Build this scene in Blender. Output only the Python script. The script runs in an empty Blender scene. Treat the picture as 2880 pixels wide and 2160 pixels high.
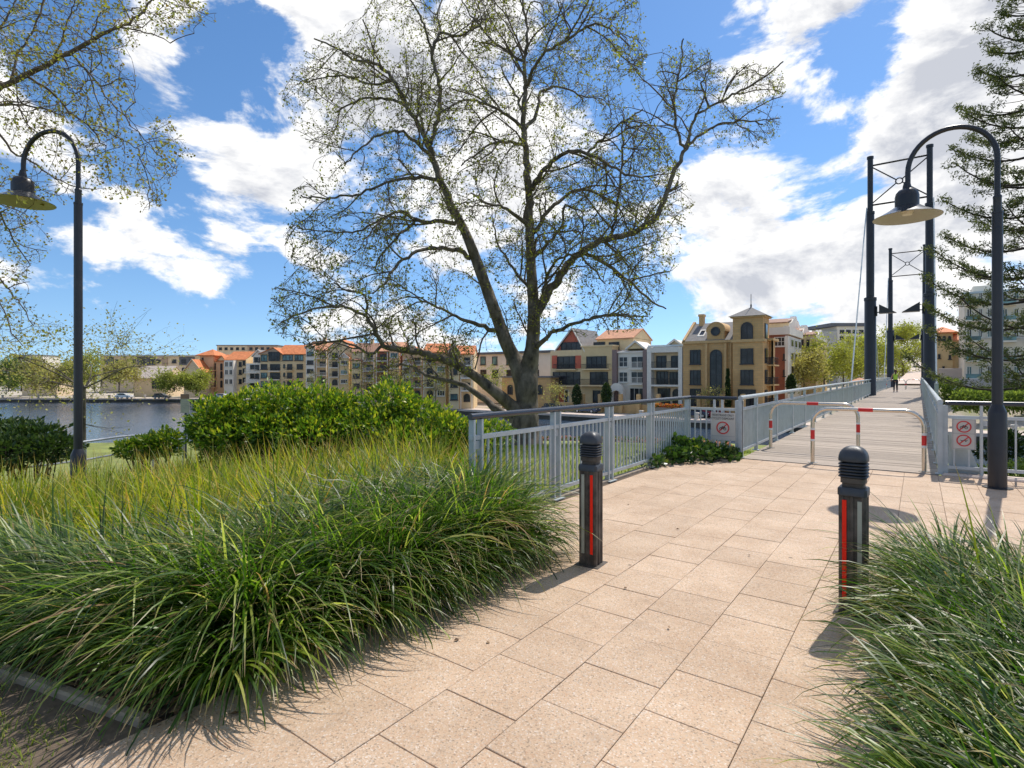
import bpy, bmesh, math, random
import numpy as np
from mathutils import Vector, Matrix, kdtree

random.seed(7)
RNG = np.random.default_rng(11)
S = bpy.context.scene
COL = S.collection
PI = math.pi

# ------------------------------------------------------------------ camera
CAM_H, FPX, CXP, HZ = 1.45, 1547.0, 1440.0, 1060.0
YAW = math.atan((2583 - 1440) / FPX)
SA, CA = math.sin(YAW), math.cos(YAW)
cd = bpy.data.cameras.new('camera')
cam = bpy.data.objects.new('camera', cd)
COL.objects.link(cam)
cam.location = (0, 0, CAM_H)
cam.rotation_euler = (PI / 2, 0, YAW)
cd.sensor_width = 36.0
cd.lens = 36.0 * FPX / 2880.0
cd.shift_y = -20.0 / 2880.0
cd.clip_start = 0.05
cd.clip_end = 5000
S.camera = cam

# ------------------------------------------------------------------ light
SUN_EL, SUN_AZ = math.radians(55), math.radians(6)      # azimuth: clockwise from +Y, along the bridge
sd = bpy.data.lights.new('sun', 'SUN')
sd.energy = 2.6
sd.angle = math.radians(0.6)
sd.color = (1.0, 0.94, 0.86)
sun = bpy.data.objects.new('sun', sd)
COL.objects.link(sun)
sdir = Vector((math.sin(SUN_AZ) * math.cos(SUN_EL), math.cos(SUN_AZ) * math.cos(SUN_EL), math.sin(SUN_EL)))
sun.rotation_euler = sdir.to_track_quat('Z', 'Y').to_euler()

S.view_settings.view_transform = 'Standard'
S.view_settings.look = 'None'
S.view_settings.exposure = 0.82
S.view_settings.gamma = 1.0
S.view_settings.use_curve_mapping = False
S.cycles.use_denoising = True
S.cycles.max_bounces = 8
S.cycles.transparent_max_bounces = 8
S.cycles.caustics_reflective = False
S.cycles.caustics_refractive = False


def ray(u, v):
    """direction (per metre of depth) through a point of the 2880 x 2160 photograph"""
    a, c = (u - CXP) / FPX, (HZ - v) / FPX
    return Vector((CA * a - SA, SA * a + CA, c))


def atd(u, v, d):
    r = ray(u, v)
    return Vector((r.x * d, r.y * d, CAM_H + r.z * d))


def aty(u, v, y):
    r = ray(u, v)
    return atd(u, v, y / r.y)


def gz(u, v, z=0.0):
    r = ray(u, v)
    return atd(u, v, (z - CAM_H) / r.z)


# ------------------------------------------------------------------ sky with clouds
world = bpy.data.worlds.new('World')
S.world = world
world.use_nodes = True
wn, wl = world.node_tree.nodes, world.node_tree.links
wn.clear()


def N(tree, typ, **kw):
    n = tree.nodes.new(typ)
    for k, v in kw.items():
        if k == 'ins':
            for kk, vv in v.items():
                n.inputs[kk].default_value = vv
        else:
            setattr(n, k, v)
    return n


def wmath(op, a, b=None, c=None, clamp=False):
    n = wn.new('ShaderNodeMath')
    n.operation = op
    n.use_clamp = clamp
    for i, x in enumerate((a, b, c)):
        if x is None:
            continue
        if isinstance(x, (int, float)):
            n.inputs[i].default_value = x
        else:
            wl.new(x, n.inputs[i])
    return n.outputs[0]


wout = wn.new('ShaderNodeOutputWorld')
wbg = wn.new('ShaderNodeBackground')
wbg.inputs['Strength'].default_value = 0.10
sky = wn.new('ShaderNodeTexSky')
sky.sky_type = 'NISHITA'
sky.sun_disc = False
sky.sun_elevation = SUN_EL
sky.sun_rotation = SUN_AZ
sky.air_density = 1.0
sky.dust_density = 0.1
sky.ozone_density = 2.5
wtc = wn.new('ShaderNodeTexCoord')
wlift = wn.new('ShaderNodeVectorMath')
wlift.operation = 'ADD'
wl.new(wtc.outputs['Generated'], wlift.inputs[0])
wlift.inputs[1].default_value = (0, 0, .09)
wnrm = wn.new('ShaderNodeVectorMath')
wnrm.operation = 'NORMALIZE'
wl.new(wlift.outputs[0], wnrm.inputs[0])
wl.new(wnrm.outputs[0], sky.inputs['Vector'])
wcomb = wn.new('ShaderNodeVectorMath')
wcomb.operation = 'MULTIPLY'
wl.new(wtc.outputs['Generated'], wcomb.inputs[0])
wcomb.inputs[1].default_value = (1.0, 1.0, 1.9)


def cloud_noise(off, scale, detail, rough=0.56):
    add = wn.new('ShaderNodeVectorMath')
    add.operation = 'ADD'
    wl.new(wcomb.outputs[0], add.inputs[0])
    add.inputs[1].default_value = off
    n = wn.new('ShaderNodeTexNoise')
    n.inputs['Scale'].default_value = scale
    n.inputs['Detail'].default_value = detail
    n.inputs['Roughness'].default_value = rough
    n.inputs['Distortion'].default_value = 0.25
    wl.new(add.outputs[0], n.inputs['Vector'])
    return n.outputs['Fac']


# broad banks of cloud and gaps of blue: (u, v, angular radius, weight)
BANKS = [(1300, 420, .34, .13), (1000, 120, .22, .12), (1750, 300, .20, .07), (2150, 150, .15, .16),
         (2620, 300, .20, .20), (2800, 60, .22, .16), (2250, 640, .24, .17), (2000, 500, .09, .10),
         (1450, 130, .2, .08), (780, 460, .13, .15), (500, 660, .14, .19), (340, 690, .09, .10), (620, 745, .07, .12), (650, 40, .12, .12), (560, 770, .06, .12),
         (2650, 720, .2, .10), (1450, 700, .14, .06), (60, 350, .2, .12),
         (690, 150, .10, -.20), (1930, 60, .12, -.24), (2350, 380, .12, -.26), (1780, 780, .13, -.16), (2480, 130, .08, -.2), (2280, 560, .07, -.12), (1900, 330, .09, -.16),
         (300, 840, .28, -.14), (620, 900, .2, -.16), (1010, 600, .08, -.05), (1950, 380, .07, -.10),
         (1450, 900, .2, -.05), (2530, 120, .07, -.10), (430, 480, .07, -.10)]
acc = None
for (u, v, rad, wgt) in BANKS:
    d = ray(u, v).normalized()
    dn = wn.new('ShaderNodeVectorMath')
    dn.operation = 'DISTANCE'
    wl.new(wtc.outputs['Generated'], dn.inputs[0])
    dn.inputs[1].default_value = d
    mr = wn.new('ShaderNodeMapRange')
    mr.interpolation_type = 'SMOOTHSTEP'
    mr.inputs['From Min'].default_value = 0.0
    mr.inputs['From Max'].default_value = rad * 1.55
    mr.inputs['To Min'].default_value = wgt * 1.1
    mr.inputs['To Max'].default_value = 0.0
    wl.new(dn.outputs['Value'], mr.inputs['Value'])
    acc = mr.outputs[0] if acc is None else wmath('ADD', acc, mr.outputs[0])
n1 = cloud_noise((3.1, 1.7, 0), 4.6, 12, .61)
n2 = cloud_noise((3.1, 1.7, .045), 4.6, 12, .61)
n3 = cloud_noise((8.3, 4.1, 2.0), 3.0, 4)
# horizon: clouds thin out towards the left horizon as haze
dens = wmath('ADD', wmath('MULTIPLY_ADD', wmath('SUBTRACT', n1, .5), 1.75, .485), wmath('MULTIPLY', acc, .95))
mask = wn.new('ShaderNodeMapRange')
mask.interpolation_type = 'SMOOTHSTEP'
mask.inputs['From Min'].default_value = 0.50
mask.inputs['From Max'].default_value = 0.67
wl.new(dens, mask.inputs['Value'])
thick = wn.new('ShaderNodeMapRange')
thick.inputs['From Min'].default_value = 0.62
thick.inputs['From Max'].default_value = 0.98
wl.new(dens, thick.inputs['Value'])
lit = wmath('MULTIPLY', wmath('SUBTRACT', n1, n2), 6.5)
shade = wmath('SUBTRACT', wmath('ADD', lit, 1.0), wmath('MULTIPLY', thick.outputs[0], wmath('ADD', n3, 0.35)), clamp=True)
ccol = wn.new('ShaderNodeMixRGB')
ccol.inputs[1].default_value = (3.5, 3.65, 4.05, 1)
ccol.inputs[2].default_value = (6.6, 6.55, 6.45, 1)
wl.new(shade, ccol.inputs[0])
hsv = wn.new('ShaderNodeHueSaturation')
hsv.inputs['Saturation'].default_value = 1.17
hsv.inputs['Value'].default_value = 0.92
wl.new(sky.outputs[0], hsv.inputs['Color'])
wmix = wn.new('ShaderNodeMixRGB')
wl.new(mask.outputs[0], wmix.inputs[0])
wl.new(hsv.outputs[0], wmix.inputs[1])
wl.new(ccol.outputs[0], wmix.inputs[2])
wl.new(wmix.outputs[0], wbg.inputs['Color'])
wl.new(wbg.outputs[0], wout.inputs['Surface'])
# ------------------------------------------------------------------ materials
def pm(name, col, rough=0.6, metal=0.0, var=0.15, scale=3.0, bump=0.0, bscale=60.0, spec=0.5, col2=None, stretch=None, detail=5):
    m = bpy.data.materials.new(name)
    m.use_nodes = True
    t = m.node_tree
    b = t.nodes['Principled BSDF']
    b.inputs['Roughness'].default_value = rough
    b.inputs['Metallic'].default_value = metal
    b.inputs['Specular IOR Level'].default_value = spec
    geo = t.nodes.new('ShaderNodeNewGeometry')
    vec = geo.outputs['Position']
    if stretch:
        mp = t.nodes.new('ShaderNodeMapping')
        mp.inputs['Scale'].default_value = stretch
        t.links.new(vec, mp.inputs[0])
        vec = mp.outputs[0]
    nz = N(t, 'ShaderNodeTexNoise', ins={'Scale': scale, 'Detail': detail, 'Roughness': 0.6})
    t.links.new(vec, nz.inputs['Vector'])
    rp = t.nodes.new('ShaderNodeValToRGB')
    c = np.array(col)
    c2 = np.array(col2) if col2 is not None else c
    rp.color_ramp.elements[0].position = 0.3
    rp.color_ramp.elements[1].position = 0.72
    rp.color_ramp.elements[0].color = (*np.clip(c * (1 - var), 0, 1), 1)
    rp.color_ramp.elements[1].color = (*np.clip(c2 * (1 + var), 0, 1), 1)
    t.links.new(nz.outputs['Fac'], rp.inputs[0])
    t.links.new(rp.outputs[0], b.inputs['Base Color'])
    if bump:
        n2 = N(t, 'ShaderNodeTexNoise', ins={'Scale': bscale, 'Detail': 4.0})
        t.links.new(vec, n2.inputs['Vector'])
        bp = N(t, 'ShaderNodeBump', ins={'Strength': bump, 'Distance': 0.02})
        t.links.new(n2.outputs['Fac'], bp.inputs['Height'])
        t.links.new(bp.outputs[0], b.inputs['Normal'])
    return m


def ramp_mat(name, stops, rough=0.45, trans=0.35, tipcol=None, spec=0.4, tipstart=0.93):
    """leaf / blade material: colour from the per-leaf attribute 'rnd', dry tips from 'tt'"""
    m = bpy.data.materials.new(name)
    m.use_nodes = True
    t = m.node_tree
    b = t.nodes['Principled BSDF']
    out = t.nodes['Material Output']
    at = N(t, 'ShaderNodeAttribute', attribute_name='rnd')
    rp = t.nodes.new('ShaderNodeValToRGB')
    els = rp.color_ramp.elements
    while len(els) < len(stops):
        els.new(0.5)
    for e, (p, c) in zip(els, stops):
        e.position = p
        e.color = (*c, 1)
    t.links.new(at.outputs['Fac'], rp.inputs[0])
    colr = rp.outputs[0]
    if tipcol:
        a2 = N(t, 'ShaderNodeAttribute', attribute_name='tt')
        add = N(t, 'ShaderNodeMath', operation='MULTIPLY_ADD')
        add.inputs[1].default_value = 0.12
        t.links.new(at.outputs['Fac'], add.inputs[0])
        t.links.new(a2.outputs['Fac'], add.inputs[2])
        mr = N(t, 'ShaderNodeMapRange', ins={'From Min': tipstart, 'From Max': tipstart + 0.12})
        t.links.new(add.outputs[0], mr.inputs['Value'])
        mx = t.nodes.new('ShaderNodeMixRGB')
        mx.inputs[2].default_value = (*tipcol, 1)
        t.links.new(mr.outputs[0], mx.inputs[0])
        t.links.new(colr, mx.inputs[1])
        colr = mx.outputs[0]
    t.links.new(colr, b.inputs['Base Color'])
    b.inputs['Roughness'].default_value = rough
    b.inputs['Specular IOR Level'].default_value = spec
    tr = t.nodes.new('ShaderNodeBsdfTranslucent')
    br = N(t, 'ShaderNodeMixRGB', blend_type='MULTIPLY')
    br.inputs[0].default_value = 1.0
    br.inputs[2].default_value = (1.25, 1.35, 0.7, 1)
    t.links.new(colr, br.inputs[1])
    t.links.new(br.outputs[0], tr.inputs['Color'])
    ms = t.nodes.new('ShaderNodeMixShader')
    ms.inputs[0].default_value = trans
    t.links.new(b.outputs[0], ms.inputs[1])
    t.links.new(tr.outputs[0], ms.inputs[2])
    t.links.new(ms.outputs[0], out.inputs['Surface'])
    return m


def glass_mat(name, col, rough=0.14):
    m = bpy.data.materials.new(name)
    m.use_nodes = True
    t = m.node_tree
    b = t.nodes['Principled BSDF']
    geo = t.nodes.new('ShaderNodeNewGeometry')
    nz = N(t, 'ShaderNodeTexNoise', ins={'Scale': 0.7, 'Detail': 3.0})  # uneven tone painted into the glass colour for curtains and reflections
    t.links.new(geo.outputs['Position'], nz.inputs['Vector'])
    rp = t.nodes.new('ShaderNodeValToRGB')
    rp.color_ramp.elements[0].color = (*[c * .45 for c in col], 1)
    rp.color_ramp.elements[1].color = (*[min(1, c * 2.0) for c in col], 1)
    rp.color_ramp.elements[0].position = .35
    rp.color_ramp.elements[1].position = .7
    t.links.new(nz.outputs['Fac'], rp.inputs[0])
    t.links.new(rp.outputs[0], b.inputs['Base Color'])
    b.inputs['Roughness'].default_value = rough
    b.inputs['Specular IOR Level'].default_value = 0.32
    return m


def brick_mat(name, c1, c2, mortar, scale=4.0, w=0.5, h=0.25, rough=0.85):
    m = bpy.data.materials.new(name)
    m.use_nodes = True
    t = m.node_tree
    b = t.nodes['Principled BSDF']
    b.inputs['Roughness'].default_value = rough
    tc = t.nodes.new('ShaderNodeTexCoord')
    sp = t.nodes.new('ShaderNodeSeparateXYZ')
    t.links.new(tc.outputs['Object'], sp.inputs[0])
    ad = N(t, 'ShaderNodeMath', operation='ADD')
    t.links.new(sp.outputs[0], ad.inputs[0])
    t.links.new(sp.outputs[1], ad.inputs[1])
    cb = t.nodes.new('ShaderNodeCombineXYZ')
    t.links.new(ad.outputs[0], cb.inputs[0])
    t.links.new(sp.outputs[2], cb.inputs[1])
    bt = N(t, 'ShaderNodeTexBrick', ins={'Color1': (*c1, 1), 'Color2': (*c2, 1), 'Mortar': (*mortar, 1), 'Scale': scale,
                                         'Mortar Size': 0.03, 'Brick Width': w, 'Row Height': h})
    t.links.new(cb.outputs[0], bt.inputs['Vector'])
    nz = N(t, 'ShaderNodeTexNoise', ins={'Scale': 0.5, 'Detail': 6.0})
    t.links.new(tc.outputs['Object'], nz.inputs['Vector'])
    mx = N(t, 'ShaderNodeMixRGB', blend_type='MULTIPLY')
    mx.inputs[0].default_value = 0.5
    rp = t.nodes.new('ShaderNodeValToRGB')
    rp.color_ramp.elements[0].color = (.6, .58, .55, 1)
    rp.color_ramp.elements[1].color = (1.15, 1.12, 1.1, 1)
    t.links.new(nz.outputs['Fac'], rp.inputs[0])
    t.links.new(bt.outputs['Color'], mx.inputs[1])
    t.links.new(rp.outputs[0], mx.inputs[2])
    t.links.new(mx.outputs[0], b.inputs['Base Color'])
    return m


# ------------------------------------------------------------------ mesh helpers
class MB:
    def __init__(s):
        s.v, s.f, s.m = [], [], []

    def add(s, vs, fs, mi=0):
        o = len(s.v)
        s.v.extend([tuple(p) for p in vs])
        s.f.extend([tuple(o + i for i in f) for f in fs])
        s.m.extend([mi] * len(fs))
        return s

    def box(s, x0, x1, y0, y1, z0, z1, mi=0, M=None):
        vs = [Vector(p) for p in ((x0, y0, z0), (x1, y0, z0), (x1, y1, z0), (x0, y1, z0), (x0, y0, z1), (x1, y0, z1), (x1, y1, z1), (x0, y1, z1))]
        if M is not None:
            vs = [M @ p for p in vs]
        return s.add(vs, [(3, 2, 1, 0), (4, 5, 6, 7), (0, 1, 5, 4), (1, 2, 6, 5), (2, 3, 7, 6), (3, 0, 4, 7)], mi)

    def cbox(s, x0, x1, y0, y1, z0, z1, c, mi=0):
        """box with chamfered top edge"""
        vs = [(x0, y0, z0), (x1, y0, z0), (x1, y1, z0), (x0, y1, z0), (x0, y0, z1 - c), (x1, y0, z1 - c), (x1, y1, z1 - c), (x0, y1, z1 - c),
              (x0 + c, y0 + c, z1), (x1 - c, y0 + c, z1), (x1 - c, y1 - c, z1), (x0 + c, y1 - c, z1)]
        fs = [(8, 9, 10, 11)]
        for a in range(4):
            b = (a + 1) % 4
            fs += [(a, b, 4 + b, 4 + a), (4 + a, 4 + b, 8 + b, 8 + a)]
        return s.add(vs, fs, mi)

    def tube(s, pts, r, n=8, mi=0, cap=True, close=False):
        pts = [Vector(p) for p in pts]
        k = len(pts)
        rs = r if isinstance(r, (list, tuple)) else [r] * k
        t0 = (pts[1] - pts[0]).normalized()
        up = Vector((0, 0, 1)) if abs(t0.z) < 0.9 else Vector((1, 0, 0))
        nx = t0.cross(up).normalized()
        rings = []
        for i in range(k):
            if close:
                t = (pts[(i + 1) % k] - pts[i - 1]).normalized()
            else:
                t = (pts[min(i + 1, k - 1)] - pts[max(i - 1, 0)])
                t = t.normalized() if t.length > 1e-9 else t0
            nx = (nx - t * nx.dot(t))
            nx = nx.normalized() if nx.length > 1e-6 else t.orthogonal().normalized()
            ny = t.cross(nx)
            rings.append([pts[i] + (nx * math.cos(2 * PI * j / n) + ny * math.sin(2 * PI * j / n)) * rs[i] for j in range(n)])
        vs = [p for rg in rings for p in rg]
        fs = []
        for i in range(k if close else k - 1):
            i2 = (i + 1) % k
            for j in range(n):
                j2 = (j + 1) % n
                fs.append((i * n + j, i * n + j2, i2 * n + j2, i2 * n + j))
        if cap and not close:
            fs.append(tuple(range(n - 1, -1, -1)))
            fs.append(tuple((k - 1) * n + j for j in range(n)))
        return s.add(vs, fs, mi)

    def lathe(s, prof, n=24, c=(0, 0, 0), mi=0, M=None, sq=None):
        """prof: (radius, z) pairs; sq: superellipse exponent per whole for squarish sections"""
        vs, fs = [], []
        for (r, z) in prof:
            for j in range(n):
                a = 2 * PI * (j + 0.5) / n
                ca, sa = math.cos(a), math.sin(a)
                k = 1.0
                if sq:
                    k = (abs(ca) ** sq + abs(sa) ** sq) ** (-1.0 / sq)
                p = Vector((c[0] + r * k * ca, c[1] + r * k * sa, c[2] + z))
                vs.append(M @ p if M is not None else p)
        for i in range(len(prof) - 1):
            for j in range(n):
                j2 = (j + 1) % n
                fs.append((i * n + j, i * n + j2, (i + 1) * n + j2, (i + 1) * n + j))
        if prof[0][0] > 1e-6:
            fs.append(tuple(range(n - 1, -1, -1)))
        if prof[-1][0] > 1e-6:
            fs.append(tuple((len(prof) - 1) * n + j for j in range(n)))
        return s.add(vs, fs, mi)

    def prism(s, poly, d0, d1, plane='xz', mi=0):
        """closed polygon extruded: plane 'xz' -> along y, 'yz' -> along x, 'xy' -> along z"""
        def P(a, b, d):
            return (a, d, b) if plane == 'xz' else (d, a, b) if plane == 'yz' else (a, b, d)
        n = len(poly)
        vs = [P(a, b, d0) for a, b in poly] + [P(a, b, d1) for a, b in poly]
        fs = [tuple(range(n)), tuple(range(2 * n - 1, n - 1, -1))]
        for i in range(n):
            j = (i + 1) % n
            fs.append((i, i + n, j + n, j))
        return s.add(vs, fs, mi)

    def mesh(s, name, mats, smooth=False, fix=True):
        me = bpy.data.meshes.new(name)
        me.from_pydata(s.v, [], s.f)
        for m in (mats if isinstance(mats, (list, tuple)) else [mats]):
            me.materials.append(m)
        if any(s.m):
            me.polygons.foreach_set('material_index', s.m)
        if fix and len(s.f) < 6000:
            bm = bmesh.new()
            bm.from_mesh(me)
            bmesh.ops.recalc_face_normals(bm, faces=bm.faces)
            bm.to_mesh(me)
            bm.free()
        if smooth:
            me.polygons.foreach_set('use_smooth', [True] * len(me.polygons))
            try:
                me.set_sharp_from_angle(angle=math.radians(40))
            except Exception:
                pass
        me.update()
        return me


def obj(name, mb, mats=None, parent=None, loc=None, smooth=False, kind=None):
    me = mb if isinstance(mb, bpy.types.Mesh) else mb.mesh(name, mats, smooth)
    o = bpy.data.objects.new(name, me)
    COL.objects.link(o)
    if parent is not None:
        o.parent = parent
    if loc is not None:
        o.location = loc
    if kind:
        o['kind'] = kind
    return o


def tag(o, label=None, cat=None, group=None, kind=None):
    if label:
        o['label'] = label
    if cat:
        o['category'] = cat
    if group:
        o['group'] = group
    if kind:
        o['kind'] = kind
    return o


def thing(name, label, cat, loc=(0, 0, 0), rz=0.0, group=None):
    o = bpy.data.objects.new(name, None)
    o.empty_display_size = 0.2
    COL.objects.link(o)
    o.location = loc
    o.rotation_euler = (0, 0, rz)
    return tag(o, label, cat, group)


def dup(root, loc, rz, label=None, group=None):
    r = root.copy()
    COL.objects.link(r)
    r.location = loc
    r.rotation_euler = (0, 0, rz)
    if label:
        r['label'] = label
    if group:
        r['group'] = group
    for ch in list(root.children):
        c = ch.copy()
        COL.objects.link(c)
        c.parent = r
        for g in ch.children:
            d = g.copy()
            COL.objects.link(d)
            d.parent = c
    return r


def np_mesh(name, V, F, mat, attrs=None, smooth=False):
    """fast mesh from numpy arrays: F is (n, 3) or (n, 4)"""
    me = bpy.data.meshes.new(name)
    nv, nf, k = len(V), len(F), F.shape[1]
    me.vertices.add(nv)
    me.vertices.foreach_set('co', np.ascontiguousarray(V, dtype=np.float32).ravel())
    me.loops.add(nf * k)
    me.loops.foreach_set('vertex_index', np.ascontiguousarray(F, dtype=np.int32).ravel())
    me.polygons.add(nf)
    me.polygons.foreach_set('loop_start', np.arange(0, nf * k, k, dtype=np.int32))
    me.polygons.foreach_set('loop_total', np.full(nf, k, dtype=np.int32))
    if smooth:
        me.polygons.foreach_set('use_smooth', np.ones(nf, dtype=bool))
    for an, arr in (attrs or {}).items():
        a = me.attributes.new(an, 'FLOAT', 'POINT')
        a.data.foreach_set('value', np.ascontiguousarray(arr, dtype=np.float32))
    me.materials.append(mat)
    me.update(calc_edges=True)
    me.validate()
    return me


def blades(base, az, L, w, lean, droop, segs=6, rnd=None, pw=1.25, taper=3.2):
    n = len(base)
    sv = np.linspace(0, 1, segs + 1)
    th = lean[:, None] + droop[:, None] * (sv[None, :] ** pw)
    ds = L[:, None] / segs
    mid = (th[:, 1:] + th[:, :-1]) / 2
    h = np.concatenate([np.zeros((n, 1)), np.cumsum(np.sin(mid) * ds, 1)], 1)
    z = np.concatenate([np.zeros((n, 1)), np.cumsum(np.cos(mid) * ds, 1)], 1)
    ca, sa = np.cos(az)[:, None], np.sin(az)[:, None]
    cx = base[:, 0:1] + h * ca
    cy = base[:, 1:2] + h * sa
    cz = base[:, 2:3] + z
    ww = w[:, None] * (1 - sv[None, :] ** taper * 0.93) * (.75 + .25 * np.minimum(1, sv[None, :] * 4)) * 0.5
    tw = RNG.normal(0, .5, n)[:, None] * sv[None, :]
    sx, sy = -np.sin(az[:, None] + tw * .6), np.cos(az[:, None] + tw * .6)
    V = np.empty((n, segs + 1, 2, 3))
    V[:, :, 0, 0] = cx - sx * ww
    V[:, :, 0, 1] = cy - sy * ww
    V[:, :, 1, 0] = cx + sx * ww
    V[:, :, 1, 1] = cy + sy * ww
    V[:, :, 0, 2] = cz + tw * ww
    V[:, :, 1, 2] = cz - tw * ww
    k = (segs + 1) * 2
    b = (np.arange(n) * k)[:, None] + (np.arange(segs) * 2)[None, :]
    F = np.stack([b, b + 1, b + 3, b + 2], -1).reshape(-1, 4)
    if rnd is None:
        rnd = RNG.random(n)
    return V.reshape(-1, 3), F, {'rnd': np.repeat(rnd, k), 'tt': np.tile(np.repeat(sv, 2), n)}


def leaf_cloud(C, size, rnd, aspect=0.5, nrm=None, flat=0.0, dirs=None):
    """folded kite leaves at points C; each is 4 vertices, 2 triangles"""
    n = len(C)
    d = RNG.normal(0, 1, (n, 3)) if dirs is None else dirs + RNG.normal(0, .45, (n, 3))
    d[:, 2] *= (1 - flat)
    d /= np.linalg.norm(d, axis=1, keepdims=True) + 1e-9
    q = RNG.normal(0, 1, (n, 3))
    if nrm is not None:
        q = np.cross(d, nrm + RNG.normal(0, .35, (n, 3)))
    else:
        q = np.cross(d, q)
    q /= np.linalg.norm(q, axis=1, keepdims=True) + 1e-9
    up = np.cross(q, d)
    s = size[:, None]
    V = np.empty((n, 4, 3))
    V[:, 0] = C
    V[:, 1] = C + d * s * .5 + q * s * aspect * .5 + up * s * .08
    V[:, 2] = C + d * s - up * s * .06
    V[:, 3] = C + d * s * .5 - q * s * aspect * .5 + up * s * .08
    b = np.arange(n)[:, None] * 4
    F = np.concatenate([b + np.array([[0, 1, 2]]), b + np.array([[0, 2, 3]])], 0)
    return V.reshape(-1, 3), F, {'rnd': np.repeat(rnd, 4)}


def merge_np(parts):
    Vs, Fs, At, o = [], [], {}, 0
    for V, F, A in parts:
        Vs.append(V)
        Fs.append(F + o)
        o += len(V)
        for k, x in A.items():
            At.setdefault(k, []).append(x)
    return np.concatenate(Vs), np.concatenate(Fs), {k: np.concatenate(x) for k, x in At.items()}


def smooth01(a, b, x):
    t = min(1.0, max(0.0, (x - a) / (b - a)))
    return t * t * (3 - 2 * t)


# ------------------------------------------------------------------ shared materials
M = {}
M['fence'] = pm('pale_blue_paint', (.43, .475, .485), .38, var=.12, scale=6)
M['fence_warm'] = pm('pale_grey_paint', (.52, .55, .55), .4, var=.08, scale=6)
M['rail_dark'] = pm('dark_slate_rail', (.032, .038, .054), .26, var=.12)
M['steel_dark'] = pm('charcoal_steel_paint', (.020, .020, .025), .36, var=.2, scale=5, bump=.05, bscale=90)
M['mast_dark'] = pm('dark_mast_paint', (.020, .021, .028), .38, var=.15)
M['bollard'] = pm('weathered_black_plastic', (.050, .042, .035), .58, var=.4, col2=(.11, .092, .075), scale=9, bump=.12, bscale=160, spec=.3)
M['bollard_cap'] = pm('slate_cap_plastic', (.040, .044, .050), .45, var=.25, scale=14, bump=.1, bscale=160)
M['red'] = pm('red_reflector', (1.0, .030, .010), .6, var=.05, spec=.2)
M['pale_strip'] = pm('pale_reflector', (.36, .37, .30), .5, var=.2)
M['stainless'] = pm('stainless_tube', (.62, .56, .48), .24, .9, var=.1)
M['white_band'] = pm('white_band', (.70, .71, .69), .4, var=.05)
M['red_band'] = pm('red_band', (.62, .02, .02), .35, var=.08)
M['lamp_in'] = pm('cream_enamel', (.43, .42, .37), .5, var=.08)
M['concrete'] = pm('concrete', (.34, .275, .205), .85, var=.2, scale=9, bump=.25, bscale=120)
M['quay_cap'] = pm('pink_quay_paving', (.60, .49, .41), .85, var=.15, scale=1.0)
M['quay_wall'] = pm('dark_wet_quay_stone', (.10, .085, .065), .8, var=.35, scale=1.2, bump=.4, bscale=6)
M['sign_face'] = pm('sign_face', (.56, .53, .48), .45, var=.05)
M['sign_red'] = pm('sign_red', (.60, .05, .05), .4, var=.06)
M['sign_ink'] = pm('sign_ink', (.05, .05, .05), .5, var=.1)
M['sign_grey'] = pm('sign_grey', (.30, .31, .32), .5, var=.1)
M['white'] = pm('white_paint', (.76, .71, .62), .6, var=.07)
M['frame_dark'] = pm('dark_window_frame', (.035, .035, .04), .5, var=.1)
M['frame_white'] = pm('white_window_frame', (.72, .68, .60), .5, var=.06)
M['glass'] = glass_mat('window_glass', (.028, .030, .034))
M['glass_teal'] = glass_mat('teal_glass', (.10, .19, .19))
M['iron'] = pm('black_iron', (.03, .03, .03), .5, var=.1)
# ------------------------------------------------------------------ ground, water, banks
WATER_Z, QUAY_Z = -5.5, -4.5
PX0, PX1, PY1 = -3.60, 9.0, 10.30            # paved terrace


def y_far(x):
    return 76.0 if x > -150 else 76.0 + .72 * (x + 150)


def y_shore(x):
    return min(52.0 if x > -28 else 52.0 + .93 * (x + 28), y_far(x) - 25)


def terr(x, y):
    dx = max(0.0, PX0 - x, x - PX1)
    dy = max(0.0, y - PY1)
    if dx == 0 and y < PY1:
        return -0.09
    d = math.hypot(dx, dy)
    z = -0.09 - 0.105 * d
    if x > PX0 and y > PY1:
        z -= .5 * smooth01(0, 1.5, dy)
    z += 0.10 * math.sin(x * .35 + 1.0) * math.sin(y * .31) * smooth01(2, 8, d)
    return max(z, -4.9)


def far_z(x, y):
    yf = y_far(x)
    z = QUAY_Z - .02
    t = y - yf
    lift = smooth01(-19, -7, x) * smooth01(4, 20, t)
    if x > 2:
        z += 3.9 * smooth01(6, 24, t)
    else:
        z += 4.5 * lift
    if t > 20:
        z += .035 * (min(t, 320) - 20) * smooth01(-60, -10, x) + .004 * (min(t, 320) - 20)
    return z


def ground_mat(name, c1, c2, c3, s1=.5, s2=14.0):
    m = pm(name, c1, .95, col2=c2, var=.25, scale=s1, bump=.5, bscale=30)
    t = m.node_tree
    b = t.nodes['Principled BSDF']
    src = b.inputs['Base Color'].links[0].from_socket
    geo = t.nodes.new('ShaderNodeNewGeometry')
    nz = N(t, 'ShaderNodeTexNoise', ins={'Scale': s2, 'Detail': 6.0})
    t.links.new(geo.outputs['Position'], nz.inputs['Vector'])
    mr = N(t, 'ShaderNodeMapRange', ins={'From Min': .48, 'From Max': .62})
    t.links.new(nz.outputs['Fac'], mr.inputs['Value'])
    mx = t.nodes.new('ShaderNodeMixRGB')
    mx.inputs[2].default_value = (*c3, 1)
    t.links.new(mr.outputs[0], mx.inputs[0])
    t.links.new(src, mx.inputs[1])
    t.links.new(mx.outputs[0], b.inputs['Base Color'])
    return m


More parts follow.
